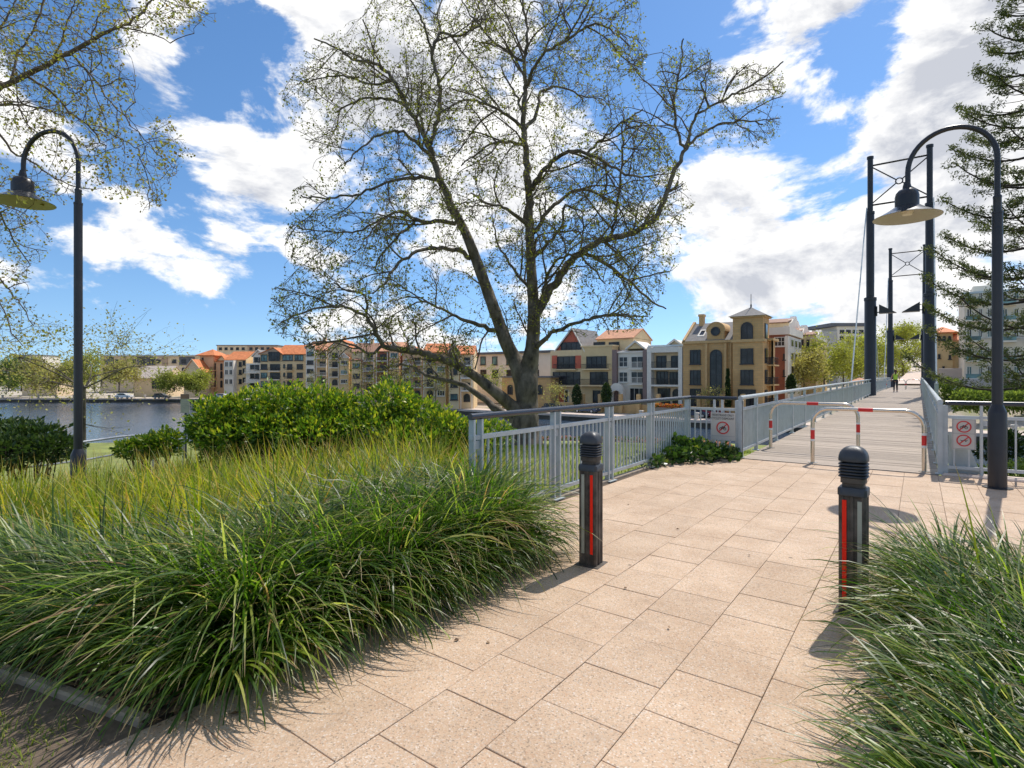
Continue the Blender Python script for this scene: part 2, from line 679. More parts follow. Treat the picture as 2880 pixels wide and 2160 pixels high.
M['lawn'] = ground_mat('lawn_turf', (.15, .19, .035), (.24, .28, .05), (.20, .19, .07))
M['soil'] = ground_mat('bed_soil', (.22, .135, .08), (.34, .22, .135), (.42, .30, .19), 3.0, 40.0)
M['mulch'] = ground_mat('bed_mulch', (.045, .028, .017), (.08, .05, .03), (.13, .08, .045), 5.0, 60.0)
M['far_ground'] = ground_mat('far_ground', (.44, .37, .29), (.54, .46, .37), (.26, .26, .14), .05, .3)

xs = sorted(set(list(np.arange(-260, -60, 8.0)) + list(np.arange(-60, -20, 2.0)) + list(np.arange(-20, 12, .8)) + list(np.arange(12, 80, 5.0)) + [PX0, PX0 - .01, PX1, PX1 + .01]))
V, F = [], []
ny = 64
for x in xs:
    ys = y_shore(x)
    y0 = min(-25.0, ys - 60)
    for j in range(ny + 1):
        t = j / ny
        y = y0 + (ys - y0) * t
        V.append((x, y, terr(x, y)))
    V.append((x, ys + .25, -7.2))
k = ny + 2
for i in range(len(xs) - 1):
    for j in range(k - 1):
        F.append((i * k + j, (i + 1) * k + j, (i + 1) * k + j + 1, i * k + j + 1))
me = np_mesh('lawn', np.array(V), np.array(F), M['lawn'], smooth=True)
tag(obj('lawn', me), kind='structure')

xs = sorted(set(list(np.arange(-700, -220, 40.0)) + list(np.arange(-220, -40, 8.0)) + list(np.arange(-40, 40, 2.5)) + list(np.arange(40, 400, 30.0))))
V, F = [], []
ts = [0, 2, 4, 6, 8, 10, 13, 16, 20, 24, 28, 34, 40, 50, 60, 80, 110, 150, 200, 260, 330, 500, 900]
for x in xs:
    for t in ts:
        y = y_far(x) + t + .3
        V.append((x, y, far_z(x, y)))
k = len(ts)
for i in range(len(xs) - 1):
    for j in range(k - 1):
        F.append((i * k + j, (i + 1) * k + j, (i + 1) * k + j + 1, i * k + j + 1))
tag(obj('far_ground', np_mesh('far_ground', np.array(V), np.array(F), M['far_ground'], smooth=True)), kind='structure')

# water
wm = bpy.data.materials.new('river_water')
wm.use_nodes = True
t = wm.node_tree
b = t.nodes['Principled BSDF']
b.inputs['Base Color'].default_value = (.045, .075, .12, 1)
b.inputs['Roughness'].default_value = .07
b.inputs['IOR'].default_value = 1.33
geo = t.nodes.new('ShaderNodeNewGeometry')
hs = None
for sc_, amp in ((.55, 1.0), (2.2, .35)):
    mp = N(t, 'ShaderNodeMapping')
    mp.inputs['Scale'].default_value = (1.0, 1.6, 1.0)
    mp.inputs['Rotation'].default_value = (0, 0, .6)
    t.links.new(geo.outputs['Position'], mp.inputs[0])
    nz = N(t, 'ShaderNodeTexNoise', ins={'Scale': sc_, 'Detail': 4.0, 'Roughness': .55})
    t.links.new(mp.outputs[0], nz.inputs['Vector'])
    ml = N(t, 'ShaderNodeMath', operation='MULTIPLY')
    ml.inputs[1].default_value = amp
    t.links.new(nz.outputs['Fac'], ml.inputs[0])
    if hs is None:
        hs = ml.outputs[0]
    else:
        ad = N(t, 'ShaderNodeMath', operation='ADD')
        t.links.new(hs, ad.inputs[0])
        t.links.new(ml.outputs[0], ad.inputs[1])
        hs = ad.outputs[0]
bp = N(t, 'ShaderNodeBump', ins={'Strength': .55, 'Distance': .22})
t.links.new(hs, bp.inputs['Height'])
t.links.new(bp.outputs[0], b.inputs['Normal'])
mb = MB()
mb.add([(-420, -260, WATER_Z), (160, -260, WATER_Z), (160, 77.5, WATER_Z), (-420, 77.5, WATER_Z)], [(0, 1, 2, 3)])
tag(obj('water', mb, wm), kind='structure')

# far quay: wall + cap
qw = thing('quay_wall', 'low stone quay wall with pale coping along the far side of the water', 'quay wall', (0, 76, QUAY_Z))
line = [(170, 76.0), (-150, 76.0), (-168, 64.0), (-202, 38.5), (-300, -32.0)]
capm, walm = MB(), MB()
for (xa, ya), (xb, yb) in zip(line[:-1], line[1:]):
    L = math.hypot(xb - xa, yb - ya)
    T = Matrix.Translation((xa, ya - 76, 0)) @ Matrix.Rotation(math.atan2(yb - ya, xb - xa), 4, 'Z')
    walm.box(0, L, -1.2, -.02, -3.0, -.34, 0, T)
    capm.box(-.2, L + .2, -3.6, .22, -.34, .03, 0, T)
obj('coping', capm, M['quay_cap'], qw)
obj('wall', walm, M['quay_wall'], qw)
M['quay_post'] = pm('pale_stone_post', (.62, .56, .47), .8, var=.1)
pb = MB()
pb.cbox(-.22, .22, -.22, .22, 0, .85, .06)
pb.cbox(-.28, .28, -.28, .28, .80, 1.0, .05)
pme = pb.mesh('quay_post', M['quay_post'])
npost = 0
for (x, y) in [(-33 + 8.2 * i, 76.9) for i in range(13)] + [(-168 - 3.9 * i, 64.9 - 2.93 * i) for i in range(10)]:
    o = obj('quay_post', pme)
    o.location = (x, y, QUAY_Z)
    tag(o, 'short pale stone post on the quay coping across the water', 'post', 'pale stone posts along the quay')

# ------------------------------------------------------------------ paved terrace
M['joint'] = pm('joint_sand', (.13, .095, .065), .95, var=.3, scale=30)
pav = tag(obj('pavement', MB().box(PX0 + .14, PX1, -8, PY1 - .02, -.30, -.013), M['joint']), kind='structure')


def paver_mat():
    m = bpy.data.materials.new('exposed_aggregate')
    m.use_nodes = True
    t = m.node_tree
    b = t.nodes['Principled BSDF']
    b.inputs['Roughness'].default_value = .78
    b.inputs['Specular IOR Level'].default_value = .35
    geo = t.nodes.new('ShaderNodeNewGeometry')
    pos = geo.outputs['Position']
    v1 = N(t, 'ShaderNodeTexVoronoi', ins={'Scale': 150.0})
    t.links.new(pos, v1.inputs['Vector'])
    sp = t.nodes.new('ShaderNodeSeparateColor')
    t.links.new(v1.outputs['Color'], sp.inputs[0])
    rp = t.nodes.new('ShaderNodeValToRGB')
    rp.color_ramp.interpolation = 'CONSTANT'
    stops = [(0, (.10, .075, .06)), (.045, (.30, .21, .15)), (.12, (.52, .36, .24)), (.36, (.58, .41, .28)), (.58, (.62, .45, .32)),
             (.76, (.52, .29, .17)), (.84, (.46, .41, .36)), (.90, (.70, .61, .52)), (.97, (.78, .73, .67))]
    els = rp.color_ramp.elements
    while len(els) < len(stops):
        els.new(.5)
    for e, (p, c) in zip(els, stops):
        e.position = p
        e.color = (*c, 1)
    t.links.new(sp.outputs[0], rp.inputs[0])
    mx = t.nodes.new('ShaderNodeMixRGB')
    mx.inputs[0].default_value = .48
    mx.inputs[1].default_value = (.57, .428, .295, 1)
    t.links.new(rp.outputs[0], mx.inputs[2])
    nz = N(t, 'ShaderNodeTexNoise', ins={'Scale': 1.6, 'Detail': 6.0, 'Roughness': .65})
    t.links.new(pos, nz.inputs['Vector'])
    r2 = t.nodes.new('ShaderNodeValToRGB')
    r2.color_ramp.elements[0].position = .30
    r2.color_ramp.elements[1].position = .62
    r2.color_ramp.elements[0].color = (.74, .68, .62, 1)
    r2.color_ramp.elements[1].color = (1.03, 1.03, 1.03, 1)
    t.links.new(nz.outputs['Fac'], r2.inputs[0])
    m2 = N(t, 'ShaderNodeMixRGB', blend_type='MULTIPLY')
    m2.inputs[0].default_value = .8
    t.links.new(mx.outputs[0], m2.inputs[1])
    t.links.new(r2.outputs[0], m2.inputs[2])
    # faint brown stains and the odd dark spot
    n3_ = N(t, 'ShaderNodeTexNoise', ins={'Scale': 4.3, 'Detail': 5.0, 'Roughness': .6, 'Distortion': .6})
    t.links.new(pos, n3_.inputs['Vector'])
    r3_ = N(t, 'ShaderNodeMapRange', ins={'From Min': .58, 'From Max': .74, 'To Max': .42})
    t.links.new(n3_.outputs['Fac'], r3_.inputs['Value'])
    m3_ = N(t, 'ShaderNodeMixRGB')
    m3_.inputs[2].default_value = (.33, .235, .16, 1)
    t.links.new(r3_.outputs[0], m3_.inputs[0])
    t.links.new(m2.outputs[0], m3_.inputs[1])
    v3_ = N(t, 'ShaderNodeTexVoronoi', ins={'Scale': 1.9})
    t.links.new(pos, v3_.inputs['Vector'])
    r4_ = N(t, 'ShaderNodeMapRange', ins={'From Min': .022, 'From Max': .034, 'To Min': .75, 'To Max': .0})
    t.links.new(v3_.outputs['Distance'], r4_.inputs['Value'])
    m4_ = N(t, 'ShaderNodeMixRGB')
    m4_.inputs[2].default_value = (.11, .085, .065, 1)
    t.links.new(r4_.outputs[0], m4_.inputs[0])
    t.links.new(m3_.outputs[0], m4_.inputs[1])
    m2 = m4_
    oi = t.nodes.new('ShaderNodeObjectInfo')
    hs = t.nodes.new('ShaderNodeHueSaturation')
    mr = N(t, 'ShaderNodeMapRange', ins={'To Min': .93, 'To Max': 1.04})
    t.links.new(oi.outputs['Random'], mr.inputs['Value'])
    t.links.new(mr.outputs[0], hs.inputs['Value'])
    t.links.new(m2.outputs[0], hs.inputs['Color'])
    t.links.new(hs.outputs[0], b.inputs['Base Color'])
    bp = N(t, 'ShaderNodeBump', ins={'Strength': .35, 'Distance': .003})
    t.links.new(v1.outputs['Distance'], bp.inputs['Height'])
    t.links.new(bp.outputs[0], b.inputs['Normal'])
    return m


M['paver'] = paver_mat()
PW = .399
rows = []
pave = []
for k_ in range(-5, 26):
    x0 = -2.164 + PW * k_
    off = .07 if k_ % 2 == 0 else .275
    for j in range(-18, 26):
        y0 = off + .4 * j
        x1, y1 = x0 + PW, y0 + .4
        xa, xb, ya, yb = x0, x1, y0, min(y1, PY1 - .06)
        if yb - ya < .05:
            continue
        cx_, cy_ = (xa + xb) / 2, (ya + yb) / 2
        if cx_ < -2.57 and not cy_ > 3.95:
            continue
        if cx_ < -3.44:
            continue
        if cx_ > -.17 and 1.0 < cy_ < 4.62:
            continue
        pave.append((xa, xb, ya, yb))


def in_view(x, y, z=0.0, m=60):
    X, Y = CA * x + SA * y, -SA * x + CA * y
    if Y < .4:
        return False
    u, v = CXP + FPX * X / Y, HZ - FPX * (z - CAM_H) / Y
    return -m < u < 2880 + m and -m < v < 2160 + m


def slab_mesh(w, d, g=.0016, z0=-.05, z1=0.0):
    return MB().cbox(-w / 2 + g, w / 2 - g, -d / 2 + g, d / 2 - g, z0, z1, .002).mesh('paver', M['paver'])


pave.sort(key=lambda p: (not any(in_view(px, py) for px in (p[0], p[1]) for py in (p[2], p[3])), math.hypot(p[0], p[2])))
full = slab_mesh(PW, .4)
rest = MB()
for i, (xa, xb, ya, yb) in enumerate(pave):
    dz = random.uniform(-.0015, .0015)
    if i < 300:
        mesh_ = full if abs(yb - ya - .4) < .01 else slab_mesh(xb - xa, yb - ya)
        o = obj('paver', mesh_, parent=pav)
        o.location = ((xa + xb) / 2, (ya + yb) / 2, dz)
        o.rotation_euler = (random.uniform(-.003, .003), random.uniform(-.003, .003), 0)
    else:
        rest.cbox(xa + .0016, xb - .0016, ya + .0016, yb - .0016, -.05, dz, .002)
obj('paver_field', rest, M['paver'], pav, kind='stuff')

# beds and kerbs
mb = MB()


def bed_y(x):
    return max(-1.4, .93 + .25 * (x + 2.58))


n = 30
vs, fs = [], []
for i in range(n + 1):
    x = -2.58 - 7.5 * i / n
    for j in range(9):
        y = bed_y(x) + ((3.96 if x > -3.47 else 5.5) - bed_y(x)) * j / 8
        vs.append((x, y, .012 if x > -3.62 else terr(x, y) + .09 + .03 * math.sin(i * 1.7 + j * 2.1)))
for i in range(n):
    for j in range(8):
        fs.append((i * 9 + j, i * 9 + j + 1, (i + 1) * 9 + j + 1, (i + 1) * 9 + j))
mb.add(vs, fs)
tag(obj('bed_soil', mb, M['mulch']), kind='structure')
mb = MB()
vs, fs = [], []
for i in range(15):
    x = -2.575 - 5.4 * i / 14
    for j in range(9):
        y = -3.2 + (bed_y(x) + 3.2 - .03) * j / 8
        vs.append((x, y, -.03 + .02 * math.sin(i * 2.3 + j * 1.3) - .02 * i / 14))
for i in range(14):
    for j in range(8):
        fs.append((i * 9 + j, i * 9 + j + 1, (i + 1) * 9 + j + 1, (i + 1) * 9 + j))
mb.add(vs, fs)
tag(obj('bare_soil', mb, M['soil']), kind='structure')
mb = MB()
mb.add([(-.165, 1.0, .012), (2.6, 1.0, .012), (2.6, 4.6, .012), (-.165, 4.6, .012)], [(0, 1, 2, 3)])
tag(obj('right_bed_soil', mb, M['mulch']), kind='structure')
k1 = thing('concrete_kerb', 'low concrete kerb at the corner of the left grass bed beside bare soil', 'kerb', (-2.58, .925, 0), math.radians(14))
for i in range(4):
    kx = -.03 - i * 1.22
    obj('kerb_block', MB().cbox(kx - 1.205, kx, .0, .055, -.12, .022 - .004 * i, .010), M['concrete'], k1)
k2 = thing('concrete_kerb', 'concrete edging strip along the foot of the left railing', 'kerb', (-3.5, 4, 0))
obj('edging', MB().cbox(-.02, .062, 0, 6.25, -.2, .03, .01), M['concrete'], k2)
k3 = thing('concrete_kerb', 'concrete edging under the overhanging grass on the right of the path', 'kerb', (-.17, 1, 0))
obj('edging', MB().cbox(-.004, .055, 0, 3.6, -.1, .028, .008), M['concrete'], k3)
k4 = thing('concrete_kerb', 'pale concrete plinth under the right hand railing', 'kerb', (.3, 10.3, 0))
obj('edging', MB().cbox(-.02, 8.5, -.06, .22, -.6, .035, .02), M['quay_cap'], k4)
# ------------------------------------------------------------------ footbridge
BX0, BX1, BY0, BY1 = -2.56, .26, 10.30, 94.0


def deck_z(y):
    return .0062 * (min(y, 52) - BY0)


M['plank'] = pm('weathered_plank', (.42, .345, .275), .85, var=.16, scale=3.0, stretch=(1, 14, 1), bump=.3, bscale=20)
t = M['plank'].node_tree
b = t.nodes['Principled BSDF']
src = b.inputs['Base Color'].links[0].from_socket
oi = t.nodes.new('ShaderNodeObjectInfo')
hs = t.nodes.new('ShaderNodeHueSaturation')
mr = N(t, 'ShaderNodeMapRange', ins={'To Min': .78, 'To Max': 1.12})
t.links.new(oi.outputs['Random'], mr.inputs['Value'])
t.links.new(mr.outputs[0], hs.inputs['Value'])
t.links.new(src, hs.inputs['Color'])
t.links.new(hs.outputs[0], b.inputs['Base Color'])

bridge = thing('footbridge', 'timber decked footbridge leading away over the water', 'bridge', (0, BY0, 0))
PP = .142
pl = MB().cbox(BX0 + .02, BX1 - .02, .004, PP - .004, -.045, 0, .004).mesh('plank', M['plank'])
nrest = MB()
i, y = 0, BY0
while y < BY1:
    z = deck_z(y) + .006
    if i < 290:
        o = obj('plank', pl, parent=bridge)
        o.location = (random.uniform(-.006, .006), y - BY0, z + random.uniform(-.002, .002))
    else:
        nrest.box(BX0 + .02, BX1 - .02, y - BY0 + .004, y - BY0 + PP - .004, z - .045, z)
    y += PP
    i += 1
obj('plank_field', nrest, M['plank'], bridge, kind='stuff')
bm_ = MB()
for x in (BX0 + .02, BX1 - .32):
    for k_ in range(14):
        ya, yb = k_ * 6.0 - .0, k_ * 6.0 + 5.99
        za = deck_z(ya + BY0) - .06
        bm_.box(x, x + .3, ya, yb, za - .75, za - .01)
obj('girder', bm_, M['fence'], bridge)
ab = MB()
ab.box(BX0 - .5, BX1 + .5, .25, 2.2, -3.6, -.9)
obj('abutment', ab, M['concrete'], bridge)
for yy in (44, 77):
    pr = MB()
    pr.box(BX0 - .7, BX1 + .9, yy - BY0 - .8, yy - BY0 + .8, -7.5, -.75)
    obj('pier', pr, M['concrete'], bridge)
ramp = MB()
ramp.add([(BX0 - .2, 94.05, .50), (BX1 + .2, 94.05, .50), (1.2, 150, 3.2), (-1.2, 150, 3.2), (-1.4, 260, 8.0), (1.6, 260, 8.0)], [(0, 1, 2, 3), (3, 2, 5, 4)])
tag(obj('far_path', ramp, M['quay_cap']), kind='structure')

RAIL_Z = 1.065


def railing_line(name, label, p0, p1, posts, dark_top=True, zf=None, mat='fence', baluster_pitch=.105, double=True, group=None, top_r=.033, seen=300, plate=None):
    """railing from p0 to p1 (ground points); posts: distances along it"""
    p0, p1 = Vector(p0), Vector(p1)
    d = (p1 - p0)
    L = d.length
    rz = math.atan2(d.y, d.x)
    root = thing(name, label, 'railing', p0, rz, group)
    zf = zf or (lambda s: 0.0)
    step = [0.0, L] if zf(L) == zf(0) else list(np.linspace(0, L, 12))
    obj('handrail', MB().tube([(s, 0, RAIL_Z + zf(s)) for s in step], top_r, 10), M['rail_dark'] if dark_top else M[mat], root, smooth=True)
    for zr, hh, hw, nm in ((RAIL_Z - .205, .022, .022, 'upper_rail'), (.12, .022, .02, 'bottom_rail')):
        mb = MB()
        for a, c in zip(step[:-1], step[1:]):
            vs = []
            for s in (a, c):
                for yy, z_ in ((-hw, -hh), (hw, -hh), (hw, hh), (-hw, hh)):
                    vs.append((s, yy, zr + z_ + zf(s)))
            mb.add(vs, [(0, 1, 5, 4), (1, 2, 6, 5), (2, 3, 7, 6), (3, 0, 4, 7), (3, 2, 1, 0), (4, 5, 6, 7)])
        obj(nm, mb, M[mat], root)
    pm_ = MB()
    if double:
        pm_.box(-.075, -.045, -.032, .032, 0, RAIL_Z - .03)
        pm_.box(.045, .075, -.032, .032, 0, RAIL_Z - .03)
        pm_.box(-.044, .044, -.008, .008, RAIL_Z - .32, RAIL_Z - .24)
        pm_.box(-.11, .11, -.07, .07, 0, .012)
    else:
        pm_.box(-.035, .035, -.03, .03, 0, RAIL_Z - .03)
        pm_.box(-.07, .07, -.06, .06, 0, .012)
    pme_ = pm_.mesh('post', M[mat])
    for s in posts:
        o = obj('post', pme_, parent=root)
        o.location = (s, 0, zf(s))
    bme = MB().box(-.010, .010, -.010, .010, .142, RAIL_Z - .227).mesh('baluster', M[mat])
    s, cnt = baluster_pitch * .6, 0
    rst = MB()
    while s < L - .03:
        if min([abs(s - q) for q in posts] + [9]) > .09:
            if cnt < seen:
                o = obj('baluster', bme, parent=root)
                o.location = (s, 0, zf(s))
            else:
                rst.box(s - .010, s + .010, -.010, .010, .142 + zf(s), RAIL_Z - .227 + zf(s))
            cnt += 1
        s += baluster_pitch
    if rst.v:
        obj('baluster_row', rst, M[mat], root, kind='stuff')
    return root


FX = -3.47
railing_line('railing', 'pale blue railing with dark handrail between the grass bed and the corner by the ivy', (FX, 4.02, 0), (FX, 10.36, 0), [.09, 1.55, 2.96, 4.45, 6.2])
r_ = railing_line('railing', 'short pale railing at the bridge end carrying the cyclists sign', (FX + .03, 10.36, 0), (BX0 - .06, 10.36, 0), [], mat='fence_warm', double=False)
for s in (.42, .56):
    obj('post', MB().box(s - .015, s + .015, -.03, .03, 0, RAIL_Z - .03), M['fence_warm'], r_)
railing_line('railing', 'pale railing with dark round handrail on the right behind the lamp post', (BX1 + .06, 10.36, 0), (8.6, 10.95, 0), [.47, 2.2, 3.9, 5.6, 7.3], mat='fence_warm', baluster_pitch=.17)
# white boards low behind the right hand sign (bridge fascia)
fas = MB()
fas.prism([(0.0, .13), (.34, .13), (.18, .62), (0, .62)], -.004, .004, 'xz')
fas.box(-.02, .40, -.01, .01, -.02, .11)
obj('fascia_plate', fas, M['fence'], bridge, (BX1 + .1, .16, 0))


def zb(s):
    return deck_z(BY0 + s) + .01


pst = [.02] + [1.9 * k_ + 1.2 for k_ in range(43)]
for x, nm in ((BX0 - .0, 'left'), (BX1 + .0, 'right')):
    railing_line('bridge_railing', 'long pale blue railing along the %s side of the bridge deck' % nm, (x, BY0 + .02, 0), (x, BY1, 0), pst,
                 dark_top=False, zf=zb, baluster_pitch=.105, double=False, seen=290, top_r=.038)
# end posts where the railings meet the terrace
for x, nm in ((BX0 - .03, 'left'), (BX1 + .03, 'right')):
    o = obj('bridge_end_post', MB().cbox(-.06, .06, -.05, .05, 0, RAIL_Z - .034, .006), M['fence'])
    o.location = (x, BY0 + .075, .0)
    tag(o, 'square pale end post at the start of the %s bridge railing' % nm, 'post')

# ---- mast frames
def mast_frame(y, label):
    root = thing('mast_frame', label, 'bridge mast', (-1.01, y, deck_z(y)), 0, 'mast frames over the bridge')
    for sx in (-1, 1):
        x = sx * 1.59
        mb = MB()
        mb.lathe([(.34, -7), (.34, 6.4), (.30, 6.5), (.235, 6.52), (.235, 12.2), (.20, 12.3), (.165, 12.32), (.165, 15.85), (.20, 15.87), (.20, 16.02), (0, 16.02)], 20, (x, 0, 0))
        mst = obj('mast', mb, M['mast_dark'], root, smooth=True)
        cm = MB()
        cm.lathe([(.37, 6.35), (.37, 6.55), (.25, 6.6)], 20, (x, 0, 0))
        obj('collar', cm, M['mast_dark'], mst, smooth=True)
        obj('collar', MB().lathe([(.26, 12.15), (.26, 12.32), (.18, 12.36)], 20, (x, 0, 0)), M['mast_dark'], mst, smooth=True)
        # inward floodlight with a wedge shaped shade
        fl = MB()
        xi = x - sx * .5
        fl.tube([(x - sx * .3, 0, 5.55), (xi, 0, 5.55)], .04, 8)
        fl.box(min(x - sx * .32, x - sx * .40), max(x - sx * .32, x - sx * .40), -.06, .06, 5.3, 5.95)
        a, c = xi, xi - sx * .95
        fl.prism([(a, 5.45), (c, 5.45), (a, 6.05)], -.28, .28, 'xz')
        obj('floodlight', fl, M['steel_dark'], root)
        # stay rods, outside the mast, down to the deck edge in both directions
        for sy in (-1, 1):
            cb = MB()
            cb.tube([(x + sx * .2, sy * .1, 12.6), (sx * 1.68, sy * 12.0, .9)], .034, 8)
            cb.box(sx * 1.68 - .07, sx * 1.68 + .07, sy * 12.0 - .3, sy * 12.0 + .3, .1, .95)
            obj('stay', cb, M['fence'], root, smooth=True)
    br = MB()
    br.tube([(-1.5, 0, 15.4), (1.5, 0, 15.4)], .062, 8)
    br.tube([(-1.5, 0, 12.75), (1.5, 0, 12.75)], .062, 8)
    obj('crossbar', br, M['mast_dark'], root, smooth=True)
    xb = MB()
    xb.tube([(-1.5, 0, 15.3), (-.15, 0, 14.17)], .04, 8)
    xb.tube([(.15, 0, 13.97), (1.5, 0, 12.85)], .04, 8)
    xb.tube([(-1.5, 0, 12.85), (-.15, 0, 13.97)], .04, 8)
    xb.tube([(.15, 0, 14.17), (1.5, 0, 15.3)], .04, 8)
    ringp = [(.19 * math.cos(a), 0, 14.07 + .19 * math.sin(a)) for a in np.linspace(0, 2 * PI, 20, endpoint=False)]
    xb.tube(ringp, .04, 8, close=True)
    obj('cross_brace', xb, M['mast_dark'], root, smooth=True)


mast_frame(44, 'nearer tall pair of dark stepped masts joined by a cross brace')
mast_frame(77, 'farther tall pair of dark stepped masts seen between the nearer pair')
# ------------------------------------------------------------------ buildings across the water
M['sand'] = brick_mat('sandstone_blocks', (.68, .425, .18), (.60, .365, .15), (.54, .36, .18), 1.0, .9, .36)
M['sand_trim'] = pm('sandstone_trim', (.62, .40, .18), .8, var=.15)
M['redbrick'] = brick_mat('red_brick', (.40, .12, .06), (.33, .095, .055), (.30, .16, .11), 2.2)
M['mauve'] = brick_mat('mauve_brick', (.26, .17, .15), (.22, .15, .14), (.34, .27, .25), 2.2)
M['cream'] = pm('cream_render', (.80, .60, .34), .85, var=.10, scale=.5)
M['ochre'] = pm('ochre_render', (.72, .53, .28), .85, var=.10, scale=.5)
M['peach'] = pm('peach_render', (.78, .50, .28), .85, var=.10, scale=.5)
M['beige'] = pm('beige_render', (.76, .59, .39), .85, var=.12, scale=.5)
M['whitew'] = pm('white_render', (.82, .75, .64), .85, var=.08, scale=.5)
M['greyw'] = pm('grey_render', (.48, .46, .43), .85, var=.12, scale=.5)
M['slatewall'] = pm('slate_cladding', (.13, .135, .15), .8, var=.15, scale=.6)
M['brownw'] = pm('brown_render', (.48, .34, .23), .85, var=.12, scale=.5)
M['tile'] = pm('terracotta_tiles', (.60, .175, .05), .8, var=.25, scale=1.6, bump=.5, bscale=5, col2=(.60, .21, .075))
M['tile_pink'] = pm('faded_tiles', (.60, .29, .16), .8, var=.2, scale=1.6, bump=.5, bscale=5)
M['tile_dark'] = pm('brown_tiles', (.30, .16, .10), .8, var=.2, scale=1.6, bump=.5, bscale=5)
M['tile_grey'] = pm('buff_roof_sheet', (.55, .46, .38), .7, var=.1)
M['slate'] = pm('grey_slates', (.17, .16, .155), .7, var=.2, scale=1.5, bump=.5, bscale=6)
M['tin'] = pm('pale_metal_roof', (.50, .56, .58), .4, var=.08)
M['redpaint'] = pm('red_render', (.58, .14, .08), .8, var=.12, scale=.5)


class Bld:
    """a building whose front lies in a vertical plane; plane=('y', Y) faces the water squarely, ('d', D) faces the viewpoint"""

    def __init__(s, name, label, plane, u0, u1, z0=QUAY_Z, cat='building', group=None):
        s.kind, s.q = plane
        s.ang = 0.0 if s.kind == 'y' else YAW
        s.r = Vector((math.cos(s.ang), math.sin(s.ang), 0))
        s.n = Vector((-math.sin(s.ang), math.cos(s.ang), 0))
        s.z0 = z0
        a = s.hit(u0, HZ)
        b_ = s.hit(u1, HZ)
        s.org = Vector((a.x, a.y, z0))
        s.w = (b_ - a).dot(s.r)
        s.root = thing(name, label, cat, s.org, s.ang, group)

    def hit(s, u, v, off=0.0):
        r = ray(u, v)
        dist = (s.q + off) / (r.y if s.kind == 'y' else 1.0)
        return atd(u, v, dist)

    def L(s, u, v, off=0.0):
        p = s.hit(u, v, off) - s.org
        return p.dot(s.r), p.z

    def X(s, u):
        return s.L(u, HZ)[0]

    def Z(s, u, v):
        return s.L(u, v)[1]

    def box(s, name, mat, u0, v0, u1, v1, y0, y1, parent=None, top=None, base=None):
        um = (u0 + u1) / 2
        x0, x1 = s.X(u0), s.X(u1)
        zt, zb_ = s.Z(um, v0), (s.Z(um, v1) if base is None else base)
        return obj(name, MB().box(x0, x1, y0, y1, zb_, zt), mat, parent or s.root)

    def wall(s, mat, u0, u1, v, depth, y0=0.0, name='wall'):
        return obj(name, MB().box(s.X(u0), s.X(u1), y0, y0 + depth, 0, s.Z((u0 + u1) / 2, v)), mat, s.root)

    def win(s, u0, v0, u1, v1, fr='frame_dark', style='w', nx=2, nz=1, gl='glass', y=0.0, side=None, sill=True, fw=.10):
        um, vm = (u0 + u1) / 2, (v0 + v1) / 2
        x0, x1, zt, zb_ = s.X(u0), s.X(u1), s.Z(um, v0), s.Z(um, v1)
        if zb_ < 0.02:
            zb_ = .02
        f, p = MB(), MB()
        f0, f1 = y - .16, y + .02
        cx, w, h = (x0 + x1) / 2, x1 - x0, zt - zb_
        if style == 'w':
            f.box(x0, x0 + fw, f0, f1, zb_, zt)
            f.box(x1 - fw, x1, f0, f1, zb_, zt)
            f.box(x0 + fw, x1 - fw, f0, f1, zt - fw, zt)
            f.box(x0 + fw, x1 - fw, f0, f1, zb_, zb_ + fw)
            for i in range(1, nx):
                xx = x0 + w * i / nx
                f.box(xx - .035, xx + .035, f0 + .04, f1 - .005, zb_ + fw, zt - fw)
            for i in range(1, nz):
                zz_ = zb_ + h * i / nz
                f.box(x0 + fw, x1 - fw, f0 + .06, f1 - .008, zz_ - .03, zz_ + .03)
            p.box(x0 + fw * .5, x1 - fw * .5, y - .05, y - .02, zb_ + fw * .5, zt - fw * .5)
        else:
            rr = w / 2
            n = 14
            if style == 'a':
                out = [(x0, zb_), (x1, zb_)] + [(cx + rr * math.cos(a), zt - rr + rr * math.sin(a)) for a in np.linspace(0, PI, n)]
                ri = rr - fw
                inn = [(x0 + fw, zb_ + fw), (x1 - fw, zb_ + fw)] + [(cx + ri * math.cos(a), zt - rr + ri * math.sin(a)) for a in np.linspace(0, PI, n)]
            else:
                cz = (zt + zb_) / 2
                out = [(cx + rr * math.cos(a), cz + rr * math.sin(a)) for a in np.linspace(0, 2 * PI, 24, endpoint=False)]
                ri = rr - fw
                inn = [(cx + ri * math.cos(a), cz + ri * math.sin(a)) for a in np.linspace(0, 2 * PI, 24, endpoint=False)]
            m_ = len(out)
            vs = [(a, f0, c) for a, c in out] + [(a, f0, c) for a, c in inn] + [(a, f1, c) for a, c in out] + [(a, f1, c) for a, c in inn]
            fs = []
            for i in range(m_):
                j = (i + 1) % m_
                fs += [(i, j, m_ + j, m_ + i), (i, 2 * m_ + i, 2 * m_ + j, j), (m_ + i, m_ + j, 3 * m_ + j, 3 * m_ + i)]
            f.add(vs, fs)
            if style == 'a':
                f.box(cx - .035, cx + .035, f0 + .04, f1 - .005, zb_ + fw, zt - fw)
                for i in range(1, nz):
                    zz_ = zb_ + (h - rr) * i / max(1, nz - 1)
                    f.box(x0 + fw, x1 - fw, f0 + .06, f1 - .008, zz_ - .04, zz_ + .04)
            p.prism(inn if style != 'a' else inn, y - .05, y - .02, 'xz')
        if sill and style == 'w':
            f.box(x0 - .12, x1 + .12, y - .26, y + .015, zb_ - .14, zb_ - .002)
        fo = obj('window', f, M[fr], s.root)
        po = obj('pane', p, M[gl], fo)
        return fo

